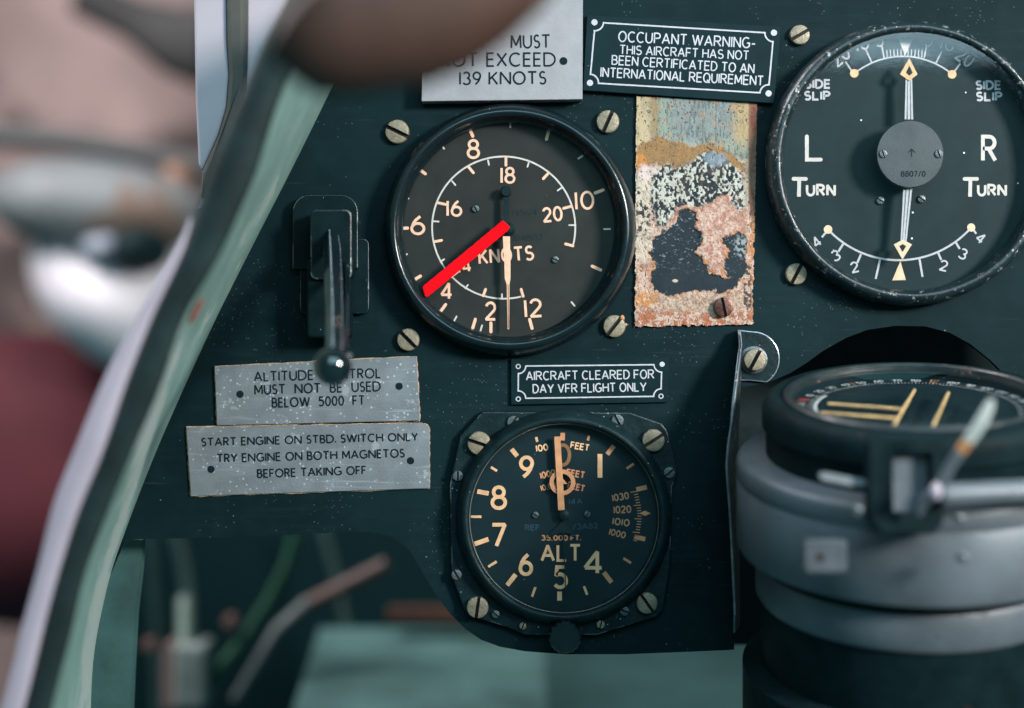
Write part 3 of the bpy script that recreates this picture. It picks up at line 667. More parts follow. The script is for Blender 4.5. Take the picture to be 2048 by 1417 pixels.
# ================================================================ PLACARDS
def placard(name, label, cor, yf, th, face, edge, cat='placard', back=True, lip=1.4):
    o = thing(name, label, cat, W(sum(c[0] for c in cor) / len(cor), sum(c[1] for c in cor) / len(cor), 0))
    mb = MB(); prism(mb, cor, yf, th - .0001 if not back else th * .55, 0); bevel(build('plate', mb, face, o, flat=True), .00012, 1)
    if back:
        cx = sum(c[0] for c in cor) / len(cor); cy = sum(c[1] for c in cor) / len(cor); rr = random.Random(len(name)); ed = []
        for i in range(len(cor)):
            a, b = cor[i], cor[(i + 1) % len(cor)]
            for k in range(24):
                t = k / 24; x, y = a[0] + (b[0] - a[0]) * t, a[1] + (b[1] - a[1]) * t
                L = math.hypot(b[0] - a[0], b[1] - a[1]); nx, ny = (b[1] - a[1]) / L, -(b[0] - a[0]) / L
                e = lip * rr.uniform(.2, 1.5); ed.append((x + nx * e, y + ny * e))
        mb = MB(); prism(mb, ed, yf + th * .55 + .00002, th * .45 - .0001, 0); build('backing', mb, edge, o, flat=True)
    return o
P = lambda x, y: (350 + x / 3.793, 690 + y / 3.793)
p1 = placard('altitude_placard', 'grey metal placard reading ALTITUDE CONTROL MUST NOT BE USED', [(429, 733.5), (833, 713), (840, 841.5), (434, 851.5)], -.0012, .0012, M_alu, M_backing)
ly = Layer(-.00124)
for t, x0, y0, x1, y1, h in (('ALTITUDE CONTROL', 603, 276, 1558, 249, 68), ('MUST  NOT  BE  USED', 607, 376, 1557, 349, 68), ('BELOW  5000  FT', 740, 473, 1437, 453, 66)):
    a, b = P(x0, y0), P(x1, y1); ly.text(t, a[0], a[1], b[0], b[1], h / 3.793, 3.1, 'gill')
for x, y in ((493, 375), (1700, 315)): ly.disc(*P(x, y), 7.3)
build('lettering', ly.mb, M_blackink, p1, recalc=False, flat=True)
p2 = placard('engine_start_placard', 'grey metal placard reading START ENGINE ON STBD SWITCH ONLY', [(372.4, 855), (835, 846.6), (853, 849), (859, 857), (859.5, 977), (381.6, 993)], -.0010, .001, M_alu, M_backing)
ly = Layer(-.00104)
for t, x0, y0, x1, y1, h in (('START ENGINE ON STBD. SWITCH ONLY', 205, 767, 1840, 725, 56), ('TRY ENGINE ON BOTH MAGNETOS', 322, 891, 1738, 851, 58), ('BEFORE TAKING OFF', 628, 1007, 1448, 980, 58)):
    a, b = P(x0, y0), P(x1, y1); ly.text(t, a[0], a[1], b[0], b[1], h / 3.793, 3.0, 'gill')
for x, y in ((273, 945), (1787, 880)): ly.disc(*P(x, y), 7.3)
build('lettering', ly.mb, M_blackink, p2, recalc=False, flat=True)
p3 = placard('speed_limit_placard', 'pale metal placard reading MUST NOT EXCEED 139 KNOTS, half behind the brown leather', [(848, -40), (1166, -40), (1165, 199), (843, 203)], -.006, .006, M_alu_pale, M_backing, back=False)
T = lambda x, y: (840 + x / 2.844, 79 + y / 2.844)
ly = Layer(-.00605)
for t, a, b, h in (('MUST', T(520, 50), T(738, 47), 25), ('NOT EXCEED', T(105, 153), T(768, 151), 25.5), ('139 KNOTS', T(228, 257), T(714, 253), 24)):
    ly.text(t, a[0], a[1], b[0], b[1], h, 3.6, 'gill')
ly.disc(*T(816, 124), 8)
build('lettering', ly.mb, M_blackink, p3, recalc=False, flat=True)
def engraved(name, label, cor, yf, th, lines, border, rivets, lw, bw):
    o = placard(name, label, cor, yf, th, M_engr, M_engr, back=False)
    ly = Layer(yf - .00004)
    for t, a, b, h, wd in lines: ly.text(t, a[0], a[1], b[0], b[1], h, wd, 'arial')
    ly.line(border, bw, True, 'butt')
    build('lettering', ly.mb, M_engw, o, recalc=False, flat=True)
    for (x, y), r, kind in rivets:
        ly = Layer(yf - .00004)
        if kind: ly.disc(x, y, r)
        else: ly.ring(x, y, r * .8, r * .42)
        build('rivet', ly.mb, M_engw, o, recalc=False, flat=True)
    return o
def notched(tl, tr, br, bl, r):
    """rectangle with concave quarter-circle corners"""
    out = []; C = [tl, tr, br, bl]
    ux, uy = tr[0] - tl[0], tr[1] - tl[1]; L = math.hypot(ux, uy); ux /= L; uy /= L; base = math.degrees(math.atan2(uy, ux))
    for i, c in enumerate(C):
        for k in range(9):
            t = R_(base + 90 * (i + 1) - 90 * k / 8 - 0)
            out.append((c[0] + r * math.cos(t), c[1] + r * math.sin(t)))
    return out
F = lambda x, y: (1000 + x / 5.689, 690 + y / 5.689)
engraved('day_flight_placard', 'black engraved placard reading AIRCRAFT CLEARED FOR DAY VFR FLIGHT ONLY', [(1022, 719), (1338, 714), (1335, 805), (1022, 810)], -.0012, .0012,
         [('AIRCRAFT CLEARED FOR', F(302, 402), F(1750, 381), 94 / 5.689, 2.5), ('DAY VFR FLIGHT ONLY', F(378, 548), F(1662, 526), 94 / 5.689, 2.5)],
         notched(F(208, 243), F(1838, 226), F(1834, 586), F(208, 610), 15), [(F(208, 247), 5.2, 0), (F(208, 617), 5.2, 0), (F(1845, 222), 5.2, 1), (F(1832, 585), 5.2, 0)], 2.5, 2.7)
engraved('occupant_warning_placard', 'black engraved placard reading OCCUPANT WARNING, this aircraft has not been certificated', [(1174, 30), (1562, 54), (1548, 207), (1166, 181)], -.0026, .0026,
         [('OCCUPANT WARNING-', T(1130, 12), T(1905, 50), 20, 2.7), ('THIS AIRCRAFT HAS NOT', T(1137, 82), T(1868, 116), 17, 2.4), ('BEEN CERTIFICATED TO AN', T(1092, 142), T(1898, 192), 17.5, 2.5), ('INTERNATIONAL REQUIREMENT', T(1028, 212), T(1950, 262), 18, 2.6)],
         notched((1190, 45), (1547, 67), (1537, 187), (1180, 166), 17), [(T(967, 248), 6.2, 1), (T(1983, 308), 6.2, 1), ((1189, 45), 6.2, 1), ((1548, 66), 6.2, 1)], 3, 3)
# bright worn top edge of the day flight placard and the metal slip under it

# ================================================================ CORRODED PLATE
def vnoise(x, y, seed):
    rng = np.random.RandomState(seed); T = rng.rand(64, 64)
    xi = np.floor(x).astype(int); yi = np.floor(y).astype(int); fx = x - xi; fy = y - yi
    fx = fx * fx * (3 - 2 * fx); fy = fy * fy * (3 - 2 * fy)
    g = lambda a, b: T[a % 64, b % 64]
    return (g(xi, yi) * (1 - fx) + g(xi + 1, yi) * fx) * (1 - fy) + (g(xi, yi + 1) * (1 - fx) + g(xi + 1, yi + 1) * fx) * fy
def fbm(x, y, seed, o=5, gain=.55):
    s = 0; a = 1; t = 0
    for k in range(o): s = s + a * vnoise(x * 2 ** k, y * 2 ** k, seed + k); t += a; a *= gain
    return s / t
def sdf(x, y, pts):
    """signed distance to a polygon, inside negative"""
    d = np.full(x.shape, 1e9); ins = np.zeros(x.shape, bool); n = len(pts)
    for i in range(n):
        ax, ay = pts[i]; bx, by = pts[(i + 1) % n]; ex, ey = bx - ax, by - ay
        t = np.clip(((x - ax) * ex + (y - ay) * ey) / (ex * ex + ey * ey), 0, 1)
        d = np.minimum(d, np.hypot(x - ax - t * ex, y - ay - t * ey))
        c = ((ay > y) != (by > y)); xx = ax + (y - ay) * ex / (ey if abs(ey) > 1e-9 else 1e-9); ins ^= (c & (x < xx))
    return np.where(ins, -d, d)
def corroded():
    TL, TR, BR, BL = (1272, 192), (1515, 205), (1506, 650), (1268, 655)
    NX, NY = 250, 460
    u, v = np.meshgrid(np.linspace(-.015, 1.015, NX), np.linspace(-.004, 1.012, NY))
    X = (TL[0] * (1 - u) + TR[0] * u) * (1 - v) + (BL[0] * (1 - u) + BR[0] * u) * v
    Y = (TL[1] * (1 - u) + TR[1] * u) * (1 - v) + (BL[1] * (1 - u) + BR[1] * u) * v
    # photo coordinates of the 2.779x enlargement of this plate
    x = (X - 1230) * 2.779; y = (Y - 170) * 2.779
    wx = x + (fbm(x / 26, y / 26, 3) - .5) * 44 + (fbm(x / 7, y / 7, 9) - .5) * 15; wy = y + (fbm(x / 26, y / 26, 13) - .5) * 44 + (fbm(x / 7, y / 7, 19) - .5) * 15
    n1 = fbm(x / 60, y / 60, 21); n2 = fbm(x / 24, y / 24, 31, 4); n3 = fbm(x / 9, y / 9, 41, 3); nf = fbm(x / 3.2, y / 3.2, 77, 2)
    c = np.zeros(x.shape + (3,)); hgt = np.zeros(x.shape)
    def put(mask, col, k=1.0):
        m = (np.clip(mask, 0, 1) * k)[..., None]; c[:] = c * (1 - m) + np.array(col) * m
    sm = lambda d, w: np.clip(.5 - d / w, 0, 1)
    cream = lin(222, 202, 178); pink = lin(222, 192, 174); ochre = lin(168, 130, 84); sage = lin(152, 166, 152); steel = lin(142, 152, 152); blk = (.007, .020, .030); rust = lin(180, 104, 66); orange = lin(214, 142, 70); brown = lin(134, 88, 66); white = lin(214, 212, 200); red = lin(150, 72, 62)
    c[:] = np.array(cream)
    put(np.clip((n1 - .45) * 6, 0, 1), pink, .8); put(np.clip((n2 - .56) * 7, 0, 1), orange, .4)
    # lower and left crusty salmon
    put(sm(-(wy - 640), 160), pink, .9)
    put(np.clip((n2 - .55) * 9, 0, 1) * sm(-(y - 690), 200), rust, .55); put(np.clip((n3 - .6) * 9, 0, 1) * sm(-(y - 640), 100), red, .65)
    # left border cream with specks
    put(sm(np.abs(wx - 150) - 45, 30) * sm(np.abs(y - 700) - 280, 60), lin(222, 210, 190), .8)
    # top: sage and steel field
    f1 = sdf(wx, wy, [(118, 50), (800, 50), (800, 430), (640, 400), (560, 330), (400, 335), (300, 310), (220, 290), (118, 300)])
    put(sm(f1, 30), sage)
    put(sm(sdf(wx, wy, [(280, 60), (700, 80), (660, 300), (520, 320), (400, 330), (320, 290)]), 70), steel, .85)
    put(np.clip((fbm(x / 9, y / 40, 51) - .55) * 9, 0, 1) * sm(f1, 30), lin(92, 108, 112), .75)
    put(np.clip((n2 - .62) * 8, 0, 1) * sm(f1, 30), orange, .5)
    put(sm(wx - 195, 50) * sm(wy - 360, 60), lin(214, 190, 150), .85); put(sm(-(wx - 660), 70) * sm(wy - 330, 80), lin(198, 166, 116), .75)
    put(sm(np.abs(wx - 213) - 22, 30) * sm(wy - 300, 60), ochre, .7)
    # ochre band
    band = sdf(wx, wy, [(118, 330), (230, 290), (330, 315), (420, 345), (520, 320), (620, 360), (720, 440), (735, 500), (640, 440), (520, 380), (430, 420), (340, 470), (280, 440), (210, 470), (118, 500)])
    put(sm(band, 14), ochre); put(sm(band, 14) * np.clip((n3 - .5) * 5, 0, 1), lin(140, 100, 64), .6)
    put(sm(np.hypot((wx - 140) / 34, (wy - 430) / 45) - 1, .4), orange); put(sm(np.hypot((wx - 190) / 62, (wy - 490) / 48) - 1, .5), lin(236, 214, 208))
    # speckled dark arch
    sp = sdf(wx, wy, [(200, 520), (250, 460), (290, 435), (340, 470), (420, 430), (490, 385), (520, 370), (590, 400), (660, 450), (715, 520), (725, 620), (720, 700), (650, 690), (620, 620), (560, 640), (470, 680), (380, 680), (320, 720), (290, 790), (250, 790), (215, 700), (195, 620)])
    spm = sm(sp, 16); cell = fbm(x / 12, y / 15, 61, 3, .45); grad = np.clip((y - 400) / 320, 0, 1)
    put(spm, blk); dens = .50 + .05 * np.sin(x / 70) - .03 * np.abs(x - 470) / 200
    put(spm * np.clip((cell - dens) * 22, 0, 1), white, .95)
    put(sm(np.hypot((wx - 560) / 62, (wy - 415) / 40) - 1, .4), lin(140, 156, 168), .85)
    put(sm(np.hypot((wx - 645) / 40, (wy - 690) / 30) - 1, .4), lin(120, 136, 150), .9)
    # scattered dark specks left and right margins
    for sx, sy, rx, ry in [(135, 700, 20, 60), (180, 720, 40, 70), (150, 800, 30, 40), (130, 600, 20, 30), (765, 720, 18, 140), (770, 450, 14, 120), (760, 860, 14, 60)]:
        put(sm(np.hypot((x - sx) / rx, (y - sy) / ry) - 1, .5) * np.clip((cell - .56) * 24, 0, 1), blk, .95)
    put(np.clip((fbm(x / 8, y / 11, 88, 2) - .74) * 30, 0, 1), blk, .85)
    # brown right margin: shadow along the plate's edge put into the colour
    put(sm(-(x - (742 + np.clip(y - 620, 0, 300) * .12)), 8) * sm(y - 760, 60), brown, .85); put(sm(-(x - 752), 14) * sm(-(y - 740), 60) * (n2 > .45), orange, .6)
    put(sm(np.hypot((wx - 775) / 22, (wy - 190) / 70) - 1, .5), lin(120, 58, 40), .9)
    # pink plateau
    pl = sdf(wx, wy, [(330, 720), (350, 680), (400, 662), (470, 690), (540, 650), (600, 615), (640, 612), (628, 660), (700, 700), (725, 680), (740, 760), (700, 830), (610, 835), (610, 900), (645, 930), (612, 960), (610, 1075), (540, 1060), (510, 1000), (445, 920), (480, 880), (450, 780), (455, 705), (390, 690), (340, 730), (310, 790)])
    put(sm(pl, 8), pink); put(sm(pl, 8) * np.clip((n2 - .45) * 6, 0, 1), lin(196, 142, 124), .8); put(sm(pl, 8) * np.clip((n3 - .55) * 9, 0, 1), red, .55); put(sm(np.abs(pl + 6) - 6, 8), rust, .5)
    # solid black blots
    b1 = sdf(wx, wy, [(350, 705), (390, 690), (460, 708), (445, 780), (485, 830), (480, 885), (445, 925), (500, 990), (520, 1050), (600, 1075), (640, 1070), (690, 1060), (735, 1010), (730, 1060), (700, 1085), (660, 1130), (600, 1175), (565, 1165), (560, 1130), (520, 1140), (400, 1150), (315, 1175), (215, 1145), (195, 1070), (235, 990), (200, 970), (195, 920), (215, 860), (290, 800), (330, 780)])
    b2 = sdf(wx, wy, [(602, 840), (700, 825), (735, 850), (725, 930), (735, 1010), (690, 1070), (615, 1070), (612, 960), (640, 930), (608, 890)])
    b = np.minimum(b1, b2); bm_ = sm(b, 6)
    put(bm_, blk); put(bm_ * np.clip((n1 - .45) * 5, 0, 1), (.012, .027, .040), .8)
    put(bm_ * np.clip((fbm(x / 14 + y / 22, y / 7 - x / 30, 93, 3) - .69) * 16, 0, 1) * sm(y - 1010, 120), lin(150, 165, 172), .8)
    put(bm_ * sm(np.hypot((wx - 700) / 40, (wy - 900) / 55) - 1, .6) * np.clip((cell - .5) * 14, 0, 1), lin(170, 180, 184), .8)
    put(sm(np.hypot((x - 333) / 16, (y - 1090) / 9) - 1, .4), cream, .9)
    put(sm(np.abs(b - 5) - 5, 7) * np.clip((n2 - .48) * 8, 0, 1) * sm(-(y - 860), 160), orange, .75)
    low = sm(-(y - 1160), 50) * (1 - bm_)
    put(low * sm(np.hypot((wx - 480) / 260, (wy - 1215) / 60) - 1, .5), lin(206, 186, 164), .75)
    put(low * np.clip((n3 - .5) * 7, 0, 1), lin(160, 108, 92), .75); put(sm(-(wy - 1270), 40) * np.clip((n2 - .47) * 8, 0, 1), rust, .85); put(sm(np.hypot((wx - 170) / 70, (wy - 1190) / 50) - 1, .6) * (n3 > .42), orange, .85)
    put(sm(np.abs(x - 735) - 22, 10) * sm(np.abs(y - 1120) - 120, 30) * np.clip((cell - .47) * 20, 0, 1), blk, .9)
    crack = np.abs(fbm(x / 20, y / 26, 141, 3) - .5); put(np.clip(1 - crack * 40, 0, 1) * sm(-(y - 620), 80) * (1 - bm_), lin(120, 74, 60), .55)
    put(np.clip((fbm(x / 40, y / 40, 151) - .5) * 5, 0, 1) * (1 - bm_), lin(120, 100, 82), .3)
    c *= .54
    # relief
    lum = c.mean(-1)
    hgt = .00010 + .00022 * np.clip(lum * 3.4, 0, 1) + .00030 * (n3 - .5) * sm(-(y - 640), 200) * (1 - bm_) + .00005 * (nf - .5) + .0003 * sm(pl, 10)
    ed = np.minimum(np.minimum(u, 1 - u) * 670, np.minimum(v, 1 - v) * 1270); rag = (fbm(x / 24, y / 24, 101) - .42) * 26 * np.where(v > .5, 1, .35)
    keep = (ed - rag) > 0
    vt = []
    for j in range(NY):
        for i in range(NX): vt.append(W(X[j, i], Y[j, i], -.0008 - hgt[j, i]))
    mb = MB(); fs = []
    for j in range(NY - 1):
        for i in range(NX - 1):
            if keep[j, i] and keep[j + 1, i + 1] and keep[j, i + 1] and keep[j + 1, i]:
                a = j * NX + i; fs.append((a, a + 1, a + NX + 1, a + NX))
    return mb, vt, fs, c.reshape(-1, 3), (TL, TR, BR, BL)
mb, vt, fs, cols, cor = corroded()
rust = thing('corroded_plate', 'corroded peeling plate, cream and salmon with black blots, right of the knots gauge', 'plate', W(1391, 423, 0))
mb.v = vt; mb.f = fs; mb.m = [0] * len(fs)
m = bpy.data.materials.new('flaking_corrosion'); m.use_nodes = True; nt = m.node_tree; N = nt.nodes; L = nt.links; p = N['Principled BSDF']
at = N.new('ShaderNodeVertexColor'); at.layer_name = 'paint'; tcn = N.new('ShaderNodeTexCoord'); nn = N.new('ShaderNodeTexNoise'); nn.inputs['Scale'].default_value = 2400; nn.inputs['Detail'].default_value = 5
L.new(tcn.outputs['Object'], nn.inputs['Vector']); mr = N.new('ShaderNodeMapRange'); mr.inputs[1].default_value = .3; mr.inputs[2].default_value = .7; mr.inputs[3].default_value = .84; mr.inputs[4].default_value = 1.12; L.new(nn.outputs['Fac'], mr.inputs[0])
vm = N.new('ShaderNodeVectorMath'); vm.operation = 'SCALE'; L.new(at.outputs['Color'], vm.inputs[0]); L.new(mr.outputs[0], vm.inputs['Scale']); L.new(vm.outputs[0], p.inputs['Base Color'])
p.inputs['Roughness'].default_value = .6; p.inputs['Specular IOR Level'].default_value = .2
bp = N.new('ShaderNodeBump'); bp.inputs['Strength'].default_value = .3; bp.inputs['Distance'].default_value = .0003; L.new(nn.outputs['Fac'], bp.inputs['Height']); L.new(bp.outputs[0], p.inputs['Normal'])
o = build('flaking_paint', mb, m, rust, recalc=False, angle=80)
ca = o.data.color_attributes.new('paint', 'FLOAT_COLOR', 'POINT')
ca.data.foreach_set('color', np.concatenate([cols, np.ones((len(cols), 1))], 1).astype(np.float32).ravel())
mb = MB(); prism(mb, [(1275, 196), (1511, 208), (1502, 643), (1272, 645)], -.0006, .0005); build('base_metal', mb, M_backing, rust, flat=True)
screw('screw', rust, 1446, 615, 20, 78, -.0008, .0026, M_copper, dome=.45, slotw=.14)

# ================================================================ ALTITUDE CONTROL LEVER
lev = thing('altitude_control', 'glossy black altitude control lever with round ball knob', 'lever', W(661, 520, 0))
H = lambda x, y: (540 + x / 3.296, 360 + y / 3.296)
def rrect(x0, x1, y0, y1, r, n=7, bottom=True):
    o = []
    for cx, cy, a in ((x1 - r, y0 + r, 0), (x1 - r, y1 - r, 1), (x0 + r, y1 - r, 2), (x0 + r, y0 + r, 3)):
        rr = r if bottom or a in (0, 3) else 2
        if rr != r: cx += (r - rr) * (1 if a == 1 else -1); cy += r - rr
        for k in range(n): t = R_(-90 + 90 * a + 90 * k / (n - 1)); o.append((cx + rr * math.cos(t), cy + rr * math.sin(t)))
    return o
mb = MB(); prism(mb, rrect(585, 716, 390, 538, 34, bottom=False), -.004, .004); edge_bevel(build('base_plate', mb, M_house, lev, flat=True), .0004, M_edge)
mb = MB(); prism(mb, rrect(600, 738, 478, 628, 12), -.0025, .0025); edge_bevel(build('lower_plate', mb, M_house, lev, flat=True), .0003, M_edge)
mb = MB(); prism(mb, rrect(620, 704, 419, 560, 14), -.014, .010); edge_bevel(build('pivot_housing', mb, M_house, lev, flat=True), .0006, M_edge)
mb = MB(); prism(mb, rrect(612, 700, 520, 676, 8), -.012, .0118); bevel(build('quadrant', mb, M_house, lev, flat=True), .0012, 3)
mb = MB(); pts = [W(662, 470, -.012), W(664, 500, -.022), W(666, 560, -.036), W(668, 620, -.050), W(668, 690, -.066), W(667, 720, -.073)]
tube(mb, pts, [.0026, .0030, .0030, .0028, .0027, .0026], seg=4); edge_bevel(build('lever_arm', mb, M_lever, lev, flat=True), .00045, M_edgelev, 3, 20)
mb = MB(); pts = [W(691, 528, -.013), W(693, 560, -.026), W(691, 620, -.046), W(688, 700, -.064)]
tube(mb, pts, .0011, seg=12); build('return_rod', mb, M_lever, lev)
mb = MB(); q = W(665, 733, -.076); ellipsoid(mb, q, 39 * sc(-.076), 39 * sc(-.076), 39 * sc(-.076), n=40)
M_ball = mat('ball_knob_black', (.004, .010, .012), .09, 0, .6, .2, 60, coat=.6); build('ball_knob', mb, M_ball, lev)
mb = MB(); ellipsoid(mb, W(697, 713, -.074), .0011, .0011, .0011, n=14); build('pin_end', mb, M_steel, lev)

# ================================================================ GUARD BRACKET
brk = thing('guard_bracket', 'thin black metal blade standing edge on beside the compass, with a screwed tab', 'bracket', W(1474, 960, 0))
edge = [(1478, 660), (1481, 690), (1477, 718), (1472, 760), (1467, 802), (1462, 850), (1456, 890), (1453, 930), (1455, 965), (1459, 1010), (1463, 1080), (1467, 1160), (1470, 1230), (1468, 1266)]
mb = MB(); n = len(edge); tk = .0011; vs = []
for i, e in enumerate(edge):
    t = i / (n - 1); yf = -(.004 + .021 * math.sin(min(1, t * 1.6) * math.pi / 2)) if t < .96 else -.014
    a = W(e[0], e[1], yf); bx = W(1480 - (1480 - e[0]) * .2, e[1], 0)
    tt = tk if t < .35 else tk * .62
    vs += [(a[0] - tt / 2, a[1], a[2]), (a[0] + tt / 2, a[1], a[2]), (bx[0] + tt / 2, -.0003, a[2]), (bx[0] - tt / 2, -.0003, a[2])]
fs = []
for i in range(n - 1):
    for k in range(4): fs.append((i * 4 + k, i * 4 + (k + 1) % 4, (i + 1) * 4 + (k + 1) % 4, (i + 1) * 4 + k))
fs += [(0, 1, 2, 3), tuple((n - 1) * 4 + k for k in range(4))]
mb.add(vs, fs); edge_bevel(build('blade', mb, M_blade, brk, angle=30), .00028, M_edgelev)
mb = MB(); tab = [(1480, 660)] + [(1507 + 53 * math.cos(R_(a)), 718 - 55 * math.sin(R_(a))) for a in range(90, -61, -10)] + [(1500, 762), (1480, 762)]
prism(mb, tab, -.0016, .0015); edge_bevel(build('tab', mb, M_flange, brk, flat=True), .0004, M_edgelev)
mb = MB(); q = W(1507, 720, -.0017); lathe(mb, (q[0], 0, q[2]), [(.0046, .0016), (.0046, .0021), (.0041, .0024), (.0030, .0024)], seg=40); build('washer', mb, M_steel, brk)
screw('screw', brk, 1508, 720, 22.5, -62, -.0022, .0026)

# ================================================================ COMPASS
CC = Vector((.122, -.05, -.01254)); cn = Vector((-.0354, -.2271, 0)); cn.z = math.sqrt(1 - cn.x ** 2 - cn.y ** 2)
ce1 = (Vector((1, 0, 0)) - cn * cn.x).normalized(); ce2 = cn.cross(ce1)
def cl(u, v, h=0): q = CC + ce1 * u + ce2 * v + cn * h; return (q.x, q.y, q.z)
def cq(px, py, h=0):
    c0 = Vector((0, -D, 0)); d = Vector(W(px, py, 0)) - c0; Cc = CC + cn * h; t = (Cc - c0).dot(cn) / d.dot(cn); q = c0 + d * t - Cc
    return q.dot(ce1), q.dot(ce2)
cmp_ = thing('magnetic_compass', 'large round grey aircraft compass lying flat, black ring with N and E card', 'compass', cl(0, 0, -.06))
def cy(name, prof, m, mfun=None, seg=144, ang=40, lab=None):
    mb = MB(); lathe(mb, CC, prof, seg=seg, ax=cn, e1=ce1, mfun=mfun); return build(name, mb, m, cmp_, angle=ang, label=lab)
cy('verge_ring', [(.0392, -.0006), (.0408, .0002), (.0428, .0001), (.0446, -.0012), (.0456, -.0032), (.0458, -.0052), (.0458, -.0090), (.0450, -.0098), (.0446, -.0105), (.0446, -.0190)], M_ringblk)
cy('glass_rim', [(.0366, -.0022), (.0368, .0003), (.0374, .0009), (.0386, .0009), (.0393, .0001), (.0393, -.0007)], M_rimcop)
cy('body', [(.0440, -.0176), (.0515, -.0182), (.0530, -.0190), (.0536, -.0204), (.0536, -.0246), (.0533, -.0250), (.0533, -.0256), (.0536, -.0260), (.0536, -.0462), (.0530, -.0474), (.0505, -.0480), (.0470, -.0481)], M_greyc)
cy('groove', [(.0462, -.0478), (.0462, -.0520), (.0470, -.0521)], M_dark)
cy('lower_ring', [(.0455, -.0518), (.0474, -.0519), (.0478, -.0526), (.0478, -.0622), (.0470, -.0636), (.0455, -.0638)], M_greyc)
cy('base', [(.0462, -.0636), (.0462, -.085), (.052, -.087), (.052, -.12), (.001, -.121)], M_ringblk)
HC = -.0040
mb = MB(); cap_disc(mb, CC, .0372, HC - .0003, seg=96, ax=cn, e1=ce1); lathe(mb, CC, [(.0371, HC - .0003), (.0369, -.002)], seg=96, ax=cn, e1=ce1)
build('card', mb, M_dial_dark, cmp_, recalc=False)
lay = Layer(0, lambda e: (lambda x, y: cl(x, -y, HC + e)))
A0 = 180 - math.degrees(.42067)
for dgr in range(0, 360, 2):
    t = R_(A0 - dgr); r0 = .0303; r1 = .0318 if dgr % 10 else .0326
    lay.line([(r0 * math.cos(t), -r0 * math.sin(t)), (r1 * math.cos(t), -r1 * math.sin(t))], .00021 if dgr % 10 else .00030, m=0, cap='butt')
for dgr in range(0, 360, 10):
    t = R_(A0 - dgr); rn = .0343; tx = {0: 'N', 90: 'E', 180: 'S', 270: 'W'}.get(dgr, str(dgr)); big = tx in 'NESW'
    lay.num(tx, rn * math.cos(t), -rn * math.sin(t), .0034 if big else .0022, .00075 if tx == 'N' else .00042, math.degrees(t) - 90, None if not big else .0026, 'dial', 2 if tx == 'N' else 1 if big else 0)
t = R_(A0 - 45); lay.line([(.0328 * math.cos(t), -.0328 * math.sin(t)), (.0356 * math.cos(t), -.0356 * math.sin(t))], .0005, m=1, cap='butt')
lay.arc(0, 0, .0296, .0296, A0 - 14, A0 + 26, .0011, 0, 24)
M_cardred = mat('card_red', (.42, .05, .035), .6, 0, .3, .15, 900); M_cardw = mat('card_white', (.46, .47, .47), .6, 0, .3, .25, 900)
build('card_markings', lay.mb, [M_cardw, M_orange, M_cardred], cmp_, recalc=False, flat=True)
for a, b in (((1656, 808), (1803, 819)), ((1641, 826), (1795, 838)), ((1829, 781), (1781, 863)), ((1897, 786), (1860, 867))):
    mb = MB(); tube(mb, [cl(*cq(*a, -.0012), -.0012), cl(*cq(*b, -.0012), -.0012)], .00046, seg=10); build('grid_wire', mb, M_yellow, cmp_)
mb = MB(); cap_disc(mb, CC, .0369, -.0004, seg=96, ax=cn, e1=ce1); build('glass', mb, M_glass, cmp_, recalc=False, flat=True)
# clamp block, window plate, lever, bar, knobs on the near side
yk = -.1040
def P2(pts): return pts
mb = MB(); o_ = [(1738, 884), (1886, 880), (1886, 1050), (1868, 1070), (1762, 1067), (1740, 1044)]; i_ = [(1787, 906), (1863, 906), (1864, 1000), (1862, 1026), (1788, 1026), (1787, 1000)]
fo = [W(*p, yk) for p in o_]; fi = [W(*p, yk) for p in i_]; bo = [(p[0], p[1] + .007, p[2]) for p in fo]; bi = [(p[0], p[1] + .007, p[2]) for p in fi]; k = 6
mb.add(fo + fi + bo + bi, [(i, (i + 1) % k, k + (i + 1) % k, k + i) for i in range(k)] + [(2 * k + i, 2 * k + (i + 1) % k, 3 * k + (i + 1) % k, 3 * k + i) for i in range(k)] + [(i, (i + 1) % k, 2 * k + (i + 1) % k, 2 * k + i) for i in range(k)] + [(k + i, k + (i + 1) % k, 3 * k + (i + 1) % k, 3 * k + i) for i in range(k)])
bevel(build('clamp_block', mb, M_ringblk, cmp_, flat=True), .0006)
mb = MB(); prism(mb, px_rect(1780, 1870, 898, 1034), yk + .0045, .0015); build('window_plate', mb, M_greyc, cmp_, flat=True)
lv = thing if False else None
mb = MB(); tube(mb, [W(1874, 984, -.113), W(1902, 930, -.116), W(1922, 902, -.118), W(1937, 882, -.119), W(1962, 846, -.121), W(1976, 818, -.122), W(1984, 800, -.1225)], [.0016, .0015, .00150, .0016, .0017, .0014, .0007], seg=16, mfun=lambda i: 0 if i < 2 else 1 if i == 2 else 2)
lever = build('clamp_lever', mb, [M_greyc, M_orange, M_whitew], cmp_)
mb = MB(); tube(mb, [W(1874, 984, -.1125), W(1850, 1000, -.1105), W(1838, 1030, -.109)], [.0022, .0016, .0008], seg=14); build('lever_foot', mb, M_greyc, lever)
mb = MB(); ellipsoid(mb, W(1872, 983, -.1155), .0015, .0014, .0024, n=20); build('knob_highlight', mb, M_lilac, lever)  # highlight on the lever's ball, built as a small pale knob
mb = MB(); tube(mb, [W(1884, 990, -.1050), W(1968, 986, -.1045), W(2140, 978, -.098)], .0032, seg=20); build('locking_bar', mb, M_greyc, cmp_)
mb = MB(); prism(mb, [(1640, 950), (1652, 946), (1738, 962), (1742, 974), (1700, 972), (1644, 960)], -.100, .004); build('spring_clip', mb, M_alu, cmp_)
for x, y, yy in ((1712, 1021, -.1035), (1916, 1038, -.1045), (1922, 1116, -.1035)):
    screw('body_screw', cmp_, x, y, 11, 30, yy, .0018, M_steel)
